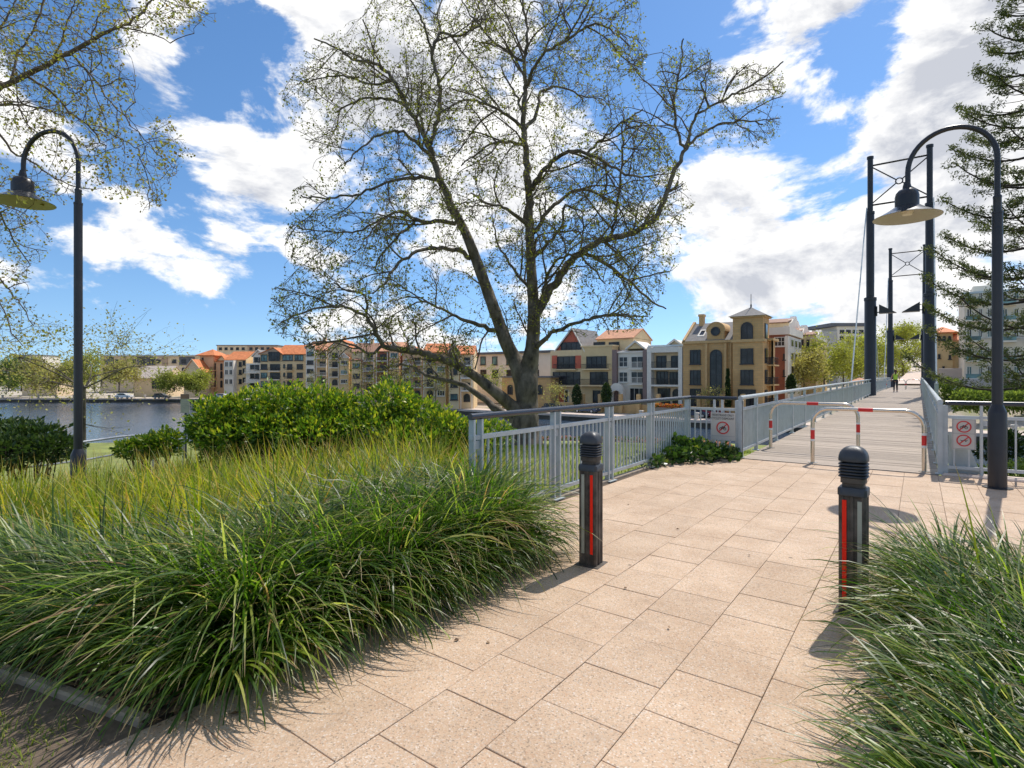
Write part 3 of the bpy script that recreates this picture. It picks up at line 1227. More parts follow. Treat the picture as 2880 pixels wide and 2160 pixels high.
    def balcony(s, u0, v_floor, u1, v_rail, mat='iron', slab='whitew', out=1.2, solid=False, y=0.0):
        um = (u0 + u1) / 2
        x0, x1, zf, zr = s.X(u0), s.X(u1), s.Z(um, v_floor), s.Z(um, v_rail)
        root_ = obj('balcony', MB().box(x0, x1, y - out, y - .003, zf - .22, zf), M[slab], s.root)
        mb = MB()
        if solid:
            mb.box(x0 + .05, x1 - .05, y - out + .03, y - out + .07, zf + .02, zr)
        else:
            mb.box(x0 + .03, x1 - .03, y - out + .02, y - out + .09, zr - .06, zr)
            n = max(4, int((x1 - x0) / .22))
            for i in range(n + 1):
                xx = x0 + .05 + (x1 - x0 - .1) * i / n
                mb.box(xx - .022, xx + .022, y - out + .035, y - out + .075, zf, zr - .062)
        for xx in (x0 + .04, x1 - .07):
            mb.box(xx, xx + .03, y - out + .09, y - .01, zr - .06, zr)
        obj('balustrade', mb, M[mat], root_)

    def gable_x(s, mat, u0, u1, v_e, v_r, depth, y0=0.0, wall=None, over=.35, gend=None):
        """roof whose ridge runs along the front"""
        um = (u0 + u1) / 2
        x0, x1, ze, zr = s.X(u0), s.X(u1), s.Z(um, v_e), s.Z(um, v_r)
        t = .18
        o = over
        k_ = (zr - ze) / (depth / 2)
        poly = [(y0 - o, ze - o * k_ + .02), (y0 + depth / 2, zr + .02), (y0 + depth + o, ze - o * k_ + .02), (y0 + depth + o, ze - o * k_ + .02 + t), (y0 + depth / 2, zr + t + .02), (y0 - o, ze - o * k_ + .02 + t)]
        obj('roof', MB().prism(poly, x0 - .15, x1 + .15, 'yz'), mat, s.root)
        if wall:
            obj('gable_wall', MB().prism([(y0 + .01, ze + .001), (y0 + depth - .01, ze + .001), (y0 + depth / 2, zr - .01)], x0 + .004, x1 - .004, 'yz'), wall, s.root)

    def gable_y(s, mat, u0, u1, v_e, v_r, depth, y0=0.0, wall=None, over=.3, trim=None, up=None):
        um = (u0 + u1) / 2 if up is None else up
        x0, x1, ze, zr = s.X(u0), s.X(u1), s.Z(um, v_e), s.Z(um, v_r)
        cx = s.X(um)
        t = .18
        kl, kr = (zr - ze) / (cx - x0), (zr - ze) / (x1 - cx)
        poly = [(x0 - over, ze - over * kl + .02), (cx, zr + .02), (x1 + over, ze - over * kr + .02), (x1 + over, ze - over * kr + .02 + t), (cx, zr + t + .02), (x0 - over, ze - over * kl + t + .02)]
        obj('roof', MB().prism(poly, y0 - over, y0 + depth, 'xz'), mat, s.root)
        if wall:
            obj('gable_wall', MB().prism([(x0 + .01, ze + .001), (x1 - .01, ze + .001), (cx, zr - .01)], y0 + .003, y0 + depth - .02, 'xz'), wall, s.root)
        if trim:
            tp = [(x0 - over, ze - over * kl), (cx, zr), (x1 + over, ze - over * kr), (x1 + over, ze - over * kr + .32), (cx, zr + .36), (x0 - over, ze - over * kl + .32)]
            obj('barge_board', MB().prism(tp, y0 - over - .12, y0 - over - .003, 'xz'), trim, s.root)

    def hip(s, mat, u0, u1, v_e, v_r, depth, y0=0.0, over=.45, ridge=0.0):
        um = (u0 + u1) / 2
        x0, x1, ze, zr = s.X(u0) - over, s.X(u1) + over, s.Z(um, v_e), s.Z(um, v_r)
        a, c = y0 - over, y0 + depth + over
        cx, cy = (x0 + x1) / 2, (a + c) / 2
        r = (x1 - x0) * ridge / 2
        mb = MB()
        mb.add([(x0, a, ze + .003), (x1, a, ze + .003), (x1, c, ze + .003), (x0, c, ze + .003), (x0, a, ze + .18), (x1, a, ze + .18), (x1, c, ze + .18), (x0, c, ze + .18), (cx - r, cy, zr), (cx + r, cy, zr)],
               [(3, 2, 1, 0), (0, 1, 5, 4), (1, 2, 6, 5), (2, 3, 7, 6), (3, 0, 4, 7), (4, 5, 9, 8), (6, 7, 8, 9), (5, 6, 9), (7, 4, 8)])
        obj('roof', mb, mat, s.root)

    def flat(s, mat, u0, u1, v, depth, y0=0.0, over=.3, t=.3, name='roof'):
        um = (u0 + u1) / 2
        z = s.Z(um, v)
        obj(name, MB().box(s.X(u0) - over, s.X(u1) + over, y0 - over, y0 + depth + over, z + .003, z + t), mat, s.root)


# ---- sandstone house with tower
B = Bld('sandstone_house', 'sandstone house with a square tower, round attic window and slate roof', ('y', 87), 1921, 2145)
B.wall(M['sand'], 1921, 2062, 962, 10)
ze, zr = B.Z(1990, 960), B.Z(1990, 905)
x0, x1 = B.X(1926), B.X(2062)
obj('roof', MB().prism([(-.25, ze - .1), (5.0, zr), (10.2, ze - .1), (10.2, ze + .1), (5.0, zr + .25), (-.25, ze + .12)], x0, x1, 'yz'), M['slate'], B.root)
for (ua, ub) in ((1921, 1928),):
    obj('gable_wall', MB().prism([(-.3, ze - .02), (5.0, zr - .05), (10.3, ze - .02), (10.3, ze + .3), (5.0, zr + .6), (-.3, ze + .35)], B.X(ua), B.X(ub) - .003, 'yz'), M['sand_trim'], B.root)
cx = B.X(1948)
obj('chimney', MB().box(cx - .35, cx + .35, 4.2, 5.2, zr - .6, B.Z(1948, 884)).box(cx - .45, cx + .45, 4.1, 5.3, B.Z(1948, 884) + .003, B.Z(1948, 877)), M['sand_trim'], B.root)
B.box('cornice', M['sand_trim'], 1919, 958, 2061, 965, -.3, -.003)
# dormer with round window
dx0, dx1 = B.X(1989), B.X(2038)
dc, dr = (dx0 + dx1) / 2, (dx1 - dx0) / 2
zb_ = B.Z(2013, 957)
dzt = B.Z(2013, 908) - dr
poly = [(dx0, zb_), (dx1, zb_)] + [(dc + dr * math.cos(a), dzt + dr * math.sin(a)) for a in np.linspace(0, PI, 16)]
obj('dormer', MB().prism(poly, -.05, 4.2, 'xz'), M['sand'], B.root)
poly2 = [(dc + (dr + .18) * math.cos(a), dzt + (dr + .18) * math.sin(a)) for a in np.linspace(0, PI, 16)] + [(dc + (dr + .004) * math.cos(a), dzt + (dr + .004) * math.sin(a)) for a in np.linspace(PI, 0, 16)]
obj('dormer_roof', MB().prism(poly2, -.12, 4.25, 'xz'), M['sand_trim'], B.root)
B.win(2000, 919, 2026, 945, style='o', y=-.06, fw=.14)
# skylight lying on the slope
sx0, sx1 = B.X(1955), B.X(1974)
k_ = (zr - ze) / 5.0
sk = MB()
for (a, c, t_) in ((1.0, 2.9, .30),):
    sk.add([(sx0, a, ze + a * k_ + .2), (sx1, a, ze + a * k_ + .2), (sx1, c, ze + c * k_ + .2), (sx0, c, ze + c * k_ + .2), (sx0, a, ze + a * k_ + .34), (sx1, a, ze + a * k_ + .34), (sx1, c, ze + c * k_ + .34), (sx0, c, ze + c * k_ + .34)],
           [(3, 2, 1, 0), (4, 5, 6, 7), (0, 1, 5, 4), (1, 2, 6, 5), (2, 3, 7, 6), (3, 0, 4, 7)])
so = obj('skylight', sk, M['frame_white'], B.root)
a, c = 1.3, 2.6
obj('pane', MB().add([(sx0 + .2, a, ze + a * k_ + .35), (sx1 - .2, a, ze + a * k_ + .35), (sx1 - .2, c, ze + c * k_ + .35), (sx0 + .2, c, ze + c * k_ + .35), (sx0 + .2, a, ze + a * k_ + .30), (sx1 - .2, a, ze + a * k_ + .30), (sx1 - .2, c, ze + c * k_ + .30), (sx0 + .2, c, ze + c * k_ + .30)],
              [(0, 1, 2, 3), (7, 6, 5, 4), (0, 4, 5, 1), (1, 5, 6, 2), (2, 6, 7, 3), (3, 7, 4, 0)]), M['glass'], so)
for (a, c) in ((984, 1024), (1041, 1081), (1093, 1150)):
    B.win(1941, a, 1971, c, nx=3, nz=2)
B.win(1997, 983, 2031, 1160, style='a', nz=4)
B.box('pier', M['sand_trim'], 1984, 966, 1991, 1170, -.35, -.002, base=0.0)
B.box('pier', M['sand_trim'], 2038, 966, 2045, 1170, -.35, -.002, base=0.0)
B.box('downpipe', M['sand_trim'], 2055, 966, 2058, 1170, -.2, -.002, base=0.0)
# tower
TW = -1.6
x0, x1 = B.L(2061, HZ, TW)[0], B.L(2146, HZ, TW)[0]


def tz(v, off=TW):
    return B.L(2100, v, off)[1]


obj('tower_wall', MB().box(x0, x1, TW, 2.4, 0, tz(893)), M['sand'], B.root)
obj('tower_cornice', MB().box(x0 - .25, x1 + .25, TW - .25, -.31, tz(962), tz(954)).box(x0 - .3, x1 + .3, TW - .3, 2.7, tz(893) + .003, tz(889)), M['sand_trim'], B.root)
tc_ = ((x0 + x1) / 2, (TW + 2.4) / 2)
zt = tz(889) + .004
obj('tower_roof', MB().add([(x0 - .55, TW - .55, zt), (x1 + .55, TW - .55, zt), (x1 + .55, 3.0, zt), (x0 - .55, 3.0, zt), (tc_[0], tc_[1], B.L(2108, 864, .4)[1])], [(3, 2, 1, 0), (0, 1, 4), (1, 2, 4), (2, 3, 4), (3, 0, 4)]), M['slate'], B.root)
obj('finial', MB().lathe([(.10, -.4), (.12, .3), (.05, .5), (.04, 1.9), (0, 2.0)], 8, (tc_[0], tc_[1], B.L(2108, 864, .4)[1])), M['iron'], B.root)


def towin(u0, v0, u1, v1, **k):
    q0 = B.q
    B.q = q0 + TW
    o = B.win(u0, v0, u1, v1, y=TW, **k)
    B.q = q0
    return o


towin(2084, 906, 2118, 954, style='a')
towin(2083, 980, 2119, 1023, nx=2, nz=2)
towin(2083, 1040, 2119, 1081, nx=3, nz=2)
towin(2076, 1095, 2126, 1165, nx=4, sill=False)
# windows on the tower flank facing the bridge
for (za, zb2, st) in ((tz(953), tz(910), 'a'), (tz(1022), tz(980), 'w'), (tz(1080), tz(1040), 'w'), (tz(1150), tz(1097), 'w')):
    f = MB().box(x1 - .01, x1 + .14, -.6, .8, za, zb2)
    fo = obj('window', f, M['frame_dark'], B.root)
    obj('pane', MB().box(x1 + .1405, x1 + .16, -.48, .68, za + .15, zb2 - .15), M['glass'], fo)
# lower wing with corner balconies on the right
wx1 = B.L(2180, HZ, 0)[0]
obj('wing_wall', MB().box(x1 + .004, wx1 - .9, 2.41, 4.6, 0, tz(957)), M['sand'], B.root)
obj('wing_cornice', MB().box(x1 + .006, wx1 - .4, .9, 4.9, tz(957) + .003, tz(950)), M['sand_trim'], B.root)
for v in (1025, 1081, 1140):
    zf = tz(v)
    bo = obj('balcony', MB().box(x1 + .006, wx1 - .3, .9, 4.55, zf - .22, zf), M['sand_trim'], B.root)
    rb = MB()
    for i in range(9):
        xx = x1 + .2 + (wx1 - .5 - x1 - .2) * i / 8
        rb.box(xx - .025, xx + .025, .95, 1.0, zf, zf + 1.0)
    for i in range(7):
        yy = 1.1 + i * .5
        rb.box(wx1 - .40, wx1 - .35, yy, yy + .05, zf, zf + 1.0)
    rb.box(x1 + .1, wx1 - .34, .93, 1.02, zf + 1.002, zf + 1.07)
    rb.box(wx1 - .42, wx1 - .34, 1.03, 4.5, zf + 1.002, zf + 1.07)
    obj('balustrade', rb, M['iron'], bo)
for xx in (wx1 - .75, x1 + .5):
    obj('column', MB().box(xx, xx + .3, 1.2, 1.5, 0, tz(957) - .003), M['sand_trim'], B.root)

# ---- red brick house and cream houses behind the sandstone one
B = Bld('red_brick_house', 'red brick house with white trimmed windows right of the sandstone house', ('y', 97), 2150, 2241, -3.0)
B.wall(M['redbrick'], 2150, 2214, 942, 12)
B.flat(M['whitew'], 2148, 2216, 942, 12, t=1.2, name='parapet')
B.win(2178, 948, 2208, 974, fr='frame_white', nx=3, nz=2)
B.win(2203, 995, 2209, 1012, nx=1)
B.win(2203, 1040, 2209, 1058, nx=1)
B.win(2160, 990, 2178, 1015, fr='frame_white', nx=2)
xr = B.X(2214)
obj('corner_pier', MB().box(xr - .3, xr + .15, -.2, 12.1, 0, B.Z(2214, 944)), M['whitew'], B.root)
for (za, zb2) in ((B.Z(2214, 975), B.Z(2214, 950)), (B.Z(2214, 1015), B.Z(2214, 988)), (B.Z(2214, 1055), B.Z(2214, 1026))):
    for yy in (2.0, 5.5, 9.0):
        fo = obj('window', MB().box(xr + .16, xr + .24, yy, yy + 2.2, za, zb2), M['frame_white'], B.root)
        obj('pane', MB().box(xr + .2405, xr + .27, yy + .2, yy + 2.0, za + .2, zb2 - .2), M['glass'], fo)

B = Bld('curved_gable_house', 'cream building with white curved parapet gables behind the red brick house', ('y', 112), 2045, 2285, -2.0)
for (ua, ub, ve, vr, uu) in ((2140, 2215, 908, 888, None), (2170, 2245, 938, 915, None), (2235, 2285, 940, 924, None)):
    B.wall(M['cream'], ua, ub, ve, 16, y0=(ua - 2100) * .03)
    y0 = (ua - 2100) * .03
    B.gable_x(M['tile_dark'], ua, ub - 6, ve, vr, 15, y0=y0, over=.2)
    xg, ze, zr = B.X(ub), B.Z(ub, ve), B.Z(ub, vr)
    h = zr - ze
    prof = [(y0 - .3, ze - .6), (y0 + 1.2, ze + .15), (y0 + 3.2, ze + h * .35), (y0 + 4.8, ze + h * .95), (y0 + 6.2, ze + h * 1.0), (y0 + 6.8, ze + h * 1.5), (y0 + 8.2, ze + h * 1.5), (y0 + 8.8, ze + h), (y0 + 10.2, ze + h * .95), (y0 + 11.8, ze + h * .35), (y0 + 14, ze + .15), (y0 + 15.4, ze - .6)]
    obj('curved_gable', MB().prism(prof, xg - .9, xg + .02, 'yz'), M['whitew'], B.root)
B.wall(M['slatewall'], 2030, 2140, 905, 10, y0=3)
B.flat(M['tile_dark'], 2030, 2140, 905, 10, y0=3)
for u in (2228, 2252, 2268):
    B.win(u, 955, u + 9, 975, nx=1)
    B.win(u, 990, u + 9, 1010, nx=1)

# ---- white loggia house
B = Bld('white_loggia_house', 'white framed three storey house with dark balconies left of the sandstone house', ('y', 87), 1818, 1920)
B.wall(M['beige'], 1818, 1920, 974, 9, y0=1.3)
B.box('loggia_column', M['white'], 1820, 976, 1832, 1170, -.1, 1.29, base=0)
B.box('loggia_column', M['white'], 1908, 976, 1919, 1170, -.1, 1.29, base=0)
B.box('lintel', M['white'], 1832.3, 976, 1907.7, 991, -.06, 1.28)
for v in (1035, 1082):
    B.box('floor_slab', M['white'], 1832.3, v, 1907.7, v + 5, -.25, 1.285)
B.flat(M['tin'], 1818, 1920, 974, 9, y0=1.3, over=.2)
B.gable_y(M['white'], 1868, 1910, 972, 957, 6, y0=1.6, wall=M['beige'], trim=M['white'])
for (a, c) in ((1838, 1866), (1880, 1907)):
    B.win(a, 1000, c, 1034, nx=2, y=1.29, sill=False)
B.win(1838, 1044, 1872, 1081, nx=3, y=1.29, sill=False)
B.win(1875, 1046, 1906, 1081, nx=3, y=1.29, sill=False)
B.win(1842, 1092, 1877, 1150, nx=3, y=1.29, sill=False)
B.win(1884, 1094, 1908, 1150, style='a', y=1.29)
for v in (1035, 1082):
    x0, x1, zf = B.X(1832.5), B.X(1907.5), B.Z(1870, v)
    rb = MB()
    rb.box(x0, x1, -.12, -.05, zf + .98, zf + 1.05)
    for i in range(24):
        xx = x0 + (x1 - x0) * (i + .5) / 24
        rb.box(xx - .02, xx + .02, -.1, -.07, zf, zf + .978)
    obj('balustrade', rb, M['iron'], B.root)

# ---- mauve brick house with white bays
B = Bld('mauve_brick_house', 'mauve brick house with white bay windows and an arched porch', ('y', 87), 1722, 1818)
B.wall(M['whitew'], 1735, 1808, 990, 9, y0=.5)
B.wall(M['mauve'], 1722, 1734.7, 984, 9.4, y0=-.1, name='brick_pier')
B.wall(M['mauve'], 1808.3, 1819, 984, 9.4, y0=-.1, name='brick_pier')
B.hip(M['white'], 1730, 1812, 992, 975, 8, y0=.6, ridge=.7)
B.gable_y(M['white'], 1760, 1806, 980, 962, 5, y0=.8, wall=M['cream'], trim=M['white'])
for v in (1003, 1046):
    B.win(1738, v, 1763, v + 29, fr='frame_white', nx=2, nz=2, y=.5)
    B.win(1772, v - 1, 1807, v + 32, fr='frame_white', nx=2, nz=1, y=.5, sill=False)
    B.balcony(1770, v + 33, 1808, v + 15, mat='white', slab='white', out=1.1, y=.5)
B.win(1768, 1091, 1808, 1150, fr='frame_white', nx=3, y=.5, sill=False)
x0, x1 = B.X(1722), B.X(1762)
cx, rr = (x0 + x1) / 2, (x1 - x0) / 2 - .55
za = B.Z(1742, 1098)
pz = B.Z(1742, 1077)
pp = [(x0, 0), (x0 + .55, 0)] + [(cx - rr * math.cos(a), za - .6 + rr * .8 * math.sin(a)) for a in np.linspace(0, PI, 12)] + [(x1 - .55, 0), (x1, 0), (x1, za)] + [(cx + (rr + .5) * math.cos(a), za - .3 + (pz - za + .3) * math.sin(a)) for a in np.linspace(0, PI, 12)] + [(x0, za)]
obj('porch_arch', MB().prism(pp, -1.3, -.5, 'xz'), M['whitew'], B.root)
B.box('door', M['white'], 1737, 1096, 1750, 1165, .40, .49)

# ---- cream house with orange roof
B = Bld('cream_gable_house', 'cream house with a terracotta roof and a cream gable facing the bridge', ('y', 87), 1636, 1722)
B.wall(M['ochre'], 1636, 1722, 975, 10)
B.wall(M['cream'], 1660, 1764, 951, 8, y0=2.5, name='attic_wall')
B.gable_x(M['tile_pink'], 1660, 1764, 950, 922, 8, y0=2.5, wall=M['cream'])
B.flat(M['cream'], 1636, 1722, 975, 2.3, over=.15, t=.25, name='terrace_parapet')
q0 = B.q
B.q += 2.5
B.win(1670, 962, 1702, 990, nx=2, y=2.5)
B.win(1713, 962, 1742, 990, nx=2, y=2.5)
B.q = q0
B.win(1650, 1002, 1706, 1034, nx=4, nz=2)
B.win(1660, 1046, 1710, 1082, nx=3, sill=False)
B.balcony(1638, 1083, 1720, 1066, slab='cream')
B.balcony(1640, 1037, 1718, 1024, slab='cream', out=.8)
B.win(1668, 1098, 1688, 1150, nx=1, sill=False)
B.win(1694, 1098, 1714, 1130, nx=2)

# ---- red gabled house
B = Bld('red_gable_house', 'cream house with a red gable and red panels right of the big tree trunk', ('y', 87), 1548, 1636)
B.wall(M['cream'], 1548, 1636, 985, 10)
B.gable_y(M['slate'], 1562, 1640, 985, 925, 9, y0=.4, wall=M['redpaint'], trim=M['whitew'], up=1608)
B.box('red_panel', M['redpaint'], 1553, 1000, 1567, 1036, -.12, -.003)
B.box('red_panel', M['redpaint'], 1619, 1000, 1634, 1036, -.12, -.003)
B.win(1568, 1002, 1618, 1036, nx=3)
B.win(1575, 962, 1632, 985, nx=4, y=.4, fr='frame_dark', gl='glass')
B.win(1556, 1046, 1632, 1082, nx=4, sill=False)
B.balcony(1550, 1084, 1634, 1066, slab='cream')
B.balcony(1562, 1038, 1624, 1024, slab='cream', out=.8)
B.box('red_panel', M['redpaint'], 1570, 1094, 1588, 1160, -.1, -.003)
B.win(1588, 1096, 1600, 1150, nx=1, fr='frame_white', sill=False)

# ---- further houses along the row, left of the trunk and behind the boughs
B = Bld('low_stone_house', 'low sandstone cottage with an arched window beside the big tree trunk', ('y', 84), 1412, 1548)
B.wall(M['sand'], 1412, 1548, 1062, 8)
B.flat(M['slate'], 1412, 1548, 1062, 8)
for u in (1428, 1470, 1512):
    B.win(u, 1082, u + 14, 1110, style='a')
B = Bld('white_modern_house', 'white flat roofed house with teal windows behind the big tree', ('y', 97), 1330, 1550, -4.4)
B.wall(M['whitew'], 1330, 1550, 995, 12)
B.flat(M['slatewall'], 1330, 1550, 995, 12, over=.7, t=.5)
for u in (1352, 1385, 1425, 1462, 1500):
    B.win(u, 1003, u + 14, 1026, gl='glass_teal', nx=1)
    B.win(u, 1040, u + 16, 1062, nx=2)

row = [  # u0, u1, eave v, ridge v, wall, roof, style, label
    (862, 925, 985, 958, 'cream', 'tile_pink', 'gx', 'cream townhouse with a faded tile roof beside the glazed corner house'),
    (925, 990, 984, 955, 'cream', 'tile', 'gy', 'cream townhouse with an orange gable seen through the boughs'),
    (990, 1058, 990, 963, 'cream', 'tile_dark', 'gx', 'cream townhouse with a brown roof seen through the boughs'),
    (1058, 1132, 988, 960, 'redbrick', 'tile_pink', 'gx', 'red brick townhouse with a faded tile roof seen through the boughs'),
    (1132, 1190, 998, 974, 'peach', 'tile', 'gy', 'peach townhouse with an orange gable behind the low boughs'),
    (1190, 1262, 992, 964, 'ochre', 'tile', 'gx', 'ochre townhouse with a terracotta roof behind the low boughs'),
    (1262, 1332, 996, 970, 'cream', 'tile', 'gx', 'cream townhouse with an orange roof left of the white modern house')]
for i, (ua, ub, ve, vr, wmt, rmt, st, lab) in enumerate(row):
    B = Bld('townhouse', lab, ('d', 152 - 8.2 * i), ua, ub, -4.5, group='townhouses along the far quay')
    B.wall(M[wmt], ua, ub, ve, 11)
    if st == 'gx':
        B.gable_x(M[rmt], ua, ub, ve, vr, 11, wall=M[wmt])
    else:
        B.gable_y(M[rmt], ua, ub, ve, vr, 11, wall=M[wmt], trim=M['whitew'])
    hst = 24 + 1.9 * i
    w_ = ub - ua
    rr_ = random.Random(100 + i)
    # projecting bay with its own little roof on one side, loggia on the other
    left = i % 2 == 0
    ba, bb = (ua + .06 * w_, ua + .44 * w_) if left else (ua + .54 * w_, ua + .93 * w_)
    la, lb = (ua + .52 * w_, ua + .94 * w_) if left else (ua + .07 * w_, ua + .46 * w_)
    bt = ve + (hst * .9 if i % 3 else -6)
    B.wall(M[('whitew', 'ochre', 'cream', 'peach')[i % 4]], ba, bb, bt, 1.4, y0=-1.404, name='bay_wall')
    if i % 3 == 1:
        B.gable_y(M['tile'], ba, bb, bt, bt - hst * .42, 3.4, y0=-1.4, wall=M['whitew'], trim=M['white'])
    elif i % 3 == 2:
        B.hip(M['tile_dark'], ba, bb, bt, bt - hst * .3, 1.2, y0=-1.3, over=.4)
    else:
        B.gable_y(M['tile_pink'], ba, bb, bt, bt - hst * .5, 4.0, y0=-1.4, wall=M['cream'], trim=M['white'])
    for k_ in range(4):
        v = ve + 5 + hst * k_
        if v > bt + 2:
            B.win(ba + .05 * w_, v, bb - .05 * w_, v + hst * .46, nx=3, y=-1.4, gl='glass_teal' if (i + k_) % 3 == 0 else 'glass', fr='frame_white' if i % 2 else 'frame_dark')
        if k_ < 3:
            B.win(la + .08 * w_, v + hst * .12, lb - .08 * w_, v + hst * .70, nx=3, sill=False)
            B.balcony(la, v + hst * .72, lb, v + hst * .40, slab='whitew', mat='iron' if i % 2 else 'white', out=1.3)
        else:
            B.win(la + .08 * w_, v, lb - .08 * w_, v + hst * .66, nx=2, style='a', sill=False)
    for q in (la - .02 * w_, lb):
        B.box('column', M['whitew'], q, ve + 3, q + .022 * w_, 1200, -1.30, -1.02, base=0)
    if rr_.random() < .7:
        cxx = B.X(ua + w_ * rr_.uniform(.3, .8))
        zc = B.Z((ua + ub) / 2, vr)
        obj('chimney', MB().box(cxx - .4, cxx + .4, 5.0, 5.9, zc - 1.4, zc + 1.2), M[wmt], B.root)

# ---- left hand group
B = Bld('glazed_corner_house', 'cream four storey house with a terracotta roof, brown gable and teal glazing', ('d', 160), 728, 862)
B.wall(M['cream'], 732, 862, 996, 11)
B.gable_x(M['tile'], 780, 862, 996, 969, 11, wall=M['cream'])
B.gable_y(M['tile'], 732, 796, 996, 979, 8, y0=-.6, wall=M['brownw'], up=772)
B.win(734, 998, 752, 1016, gl='glass_teal', y=0)
B.win(758, 990, 790, 1016, gl='glass', nx=4, y=-.62, sill=False)
B.win(795, 998, 824, 1014, gl='glass_teal', nx=3)
B.win(829, 998, 853, 1014, gl='glass_teal', nx=3)
for k_, v in enumerate((1024, 1048, 1072)):
    B.win(734, v, 752, v + 15, gl='glass_teal' if k_ else 'glass')
    B.win(760, v, 788, v + 18, nx=4, sill=False)
    B.balcony(758, v + 19, 790, v + 10, slab='whitew')
    B.win(797, v, 802, v + 12, nx=1, gl='glass_teal', style='a')
    B.win(808, v, 822, v + 16, nx=2, sill=False)
    B.balcony(804, v + 18, 826, v + 10, slab='cream')
    B.win(835, v, 852, v + 14, nx=2)
B = Bld('stepped_white_house', 'white stepped house with terraces between orange roofed houses', ('d', 161), 690, 732)
B.wall(M['whitew'], 692, 732, 1022, 8, y0=0)
B.wall(M['whitew'], 700, 732, 1000, 9, y0=2.5, name='upper_wall')
B.gable_y(M['slate'], 700, 732, 1000, 984, 9, y0=2.5, wall=M['whitew'], trim=M['whitew'])
for v in (1004, 1026, 1051, 1076):
    B.win(704, v, 716, v + 13, y=0 if v > 1020 else 2.5)
    B.win(718, v, 729, v + 14, y=0 if v > 1020 else 2.5)
for v in (1048, 1075):
    B.balcony(692, v, 726, v - 9, slab='whitew', mat='white')
B = Bld('pale_balcony_house', 'cream house with white balcony columns and a red orange roof', ('d', 162), 637, 692)
B.wall(M['cream'], 637, 692, 1010, 11)
B.gable_x(M['tile'], 632, 690, 1012, 988, 11, wall=M['cream'])
B.wall(M['whitew'], 640, 666, 1014, 2.0, y0=-2.004, name='balcony_bay')
for v in (1018, 1040, 1066):
    B.win(643, v, 652, v + 14, y=-2.0, fr='frame_white')
    B.win(655, v, 664, v + 14, y=-2.0, fr='frame_white')
    B.win(672, v, 680, v + 13)
    B.win(683, v - 4, 690, v + 9)
B = Bld('tower_house', 'peach house with a short square tower under an orange pyramid roof', ('d', 164), 562, 640)
B.wall(M['peach'], 580, 640, 1016, 11)
B.gable_x(M['tile'], 580, 634, 1016, 997, 11, wall=M['peach'])
B.gable_y(M['tile'], 614, 638, 1014, 1001, 6, y0=-.5, wall=M['cream'])
B.wall(M['peach'], 566, 604, 1001, 7, y0=-.8, name='tower_wall')
B.hip(M['tile'], 566, 604, 1001, 981, 7, y0=-.8, over=.9)
for v in (1006, 1028, 1050, 1076):
    B.win(572, v, 577, v + 13, nx=1, y=-.8)
    if v > 1020:
        B.win(600, v - 6, 607, v + 12, nx=1, style='w', y=-.8 if v < 0 else 0, sill=False)
        B.balcony(597, v + 13, 610, v + 4, slab='peach', out=1.4)
        B.win(620, v - 6, 626, v + 14, nx=1, style='a')
        B.win(631, v - 6, 636, v + 14, nx=1, style='a')
B = Bld('gabled_cottage', 'beige gabled house with an orange roof left of the tower house', ('d', 158), 517, 567)
B.wall(M['beige'], 517, 566, 1044, 10)
B.gable_y(M['tile'], 517, 567, 1044, 1012, 10, wall=M['beige'], up=541, trim=M['beige'])
B.win(528, 1060, 536, 1078, nx=1)
B.win(548, 1060, 556, 1078, nx=1)

B = Bld('apartment_block', 'long grey and white apartment block with a pale flat roof beyond the trees', ('d', 205), 280, 560, -4.0)
B.wall(M['beige'], 282, 560, 1002, 12)
B.flat(M['tin'], 280, 565, 1002, 13, over=1.0, t=.5)
for (a, c) in ((300, 320), (386, 437), (505, 548)):
    B.box('cladding', M['slatewall'], a, 1004, c, 1027, -.25, -.003)
for u in (290, 324, 344, 370, 396, 422, 440, 460, 484, 512, 534):
    B.win(u, 1011, u + 12, 1021, y=-.25 if (300 <= u < 320 or 386 <= u < 437 or u >= 505) else 0, nx=2)
    B.win(u, 1034, u + 12, 1046, nx=2)
for u in (340, 456):
    B.box('recess_panel', M['brownw'], u, 1006, u + 16, 1060, -.2, -.003)
B = Bld('brown_roof_hall', 'low beige hall with a broad tiled roof beside the quay trees', ('d', 166), 370, 470)
B.wall(M['beige'], 376, 467, 1062, 10)
B.gable_x(M['tile_grey'], 370, 467, 1060, 1030, 10, over=.8, wall=M['beige'])
B.win(428, 1066, 462, 1093, nx=3, fr='frame_dark', sill=False)
B = Bld('hilltop_house', 'small white and blue house above the trees at the far left', ('d', 230), 35, 120, -4.0)
B.wall(M['whitew'], 35, 120, 1000, 9)
B.flat(M['slatewall'], 35, 120, 1000, 9)
for u in (42, 64, 88):
    B.win(u, 1003, u + 14, 1014, gl='glass_teal')
B = Bld('hall', 'low tan hall among the trees at the far left', ('d', 172), 60, 160)
B.wall(M['beige'], 62, 160, 1072, 8)
B.gable_x(M['tile_dark'], 60, 162, 1072, 1056, 8, wall=M['beige'])
B.win(96, 1078, 103, 1094, nx=1)
B.win(120, 1078, 128, 1090, nx=1)
for (ua, ub, va, dd, mt, lb) in ((610, 700, 972, 240, 'beige', 'flat roofed beige block rising behind the orange roofs'), (696, 780, 972, 236, 'brownw', 'brown block rising behind the glazed corner house'),
                                 (470, 560, 1003, 250, 'beige', 'long beige roofline behind the cottage')):
    B = Bld('distant_block', lb, ('d', dd), ua, ub, -4)
    B.wall(M[mt], ua, ub, va, 10)
    B.flat(M['slatewall'], ua, ub, va, 10)
    for i in range(5):
        B.win(ua + 6 + i * 16, va + 5, ua + 14 + i * 16, va + 12)

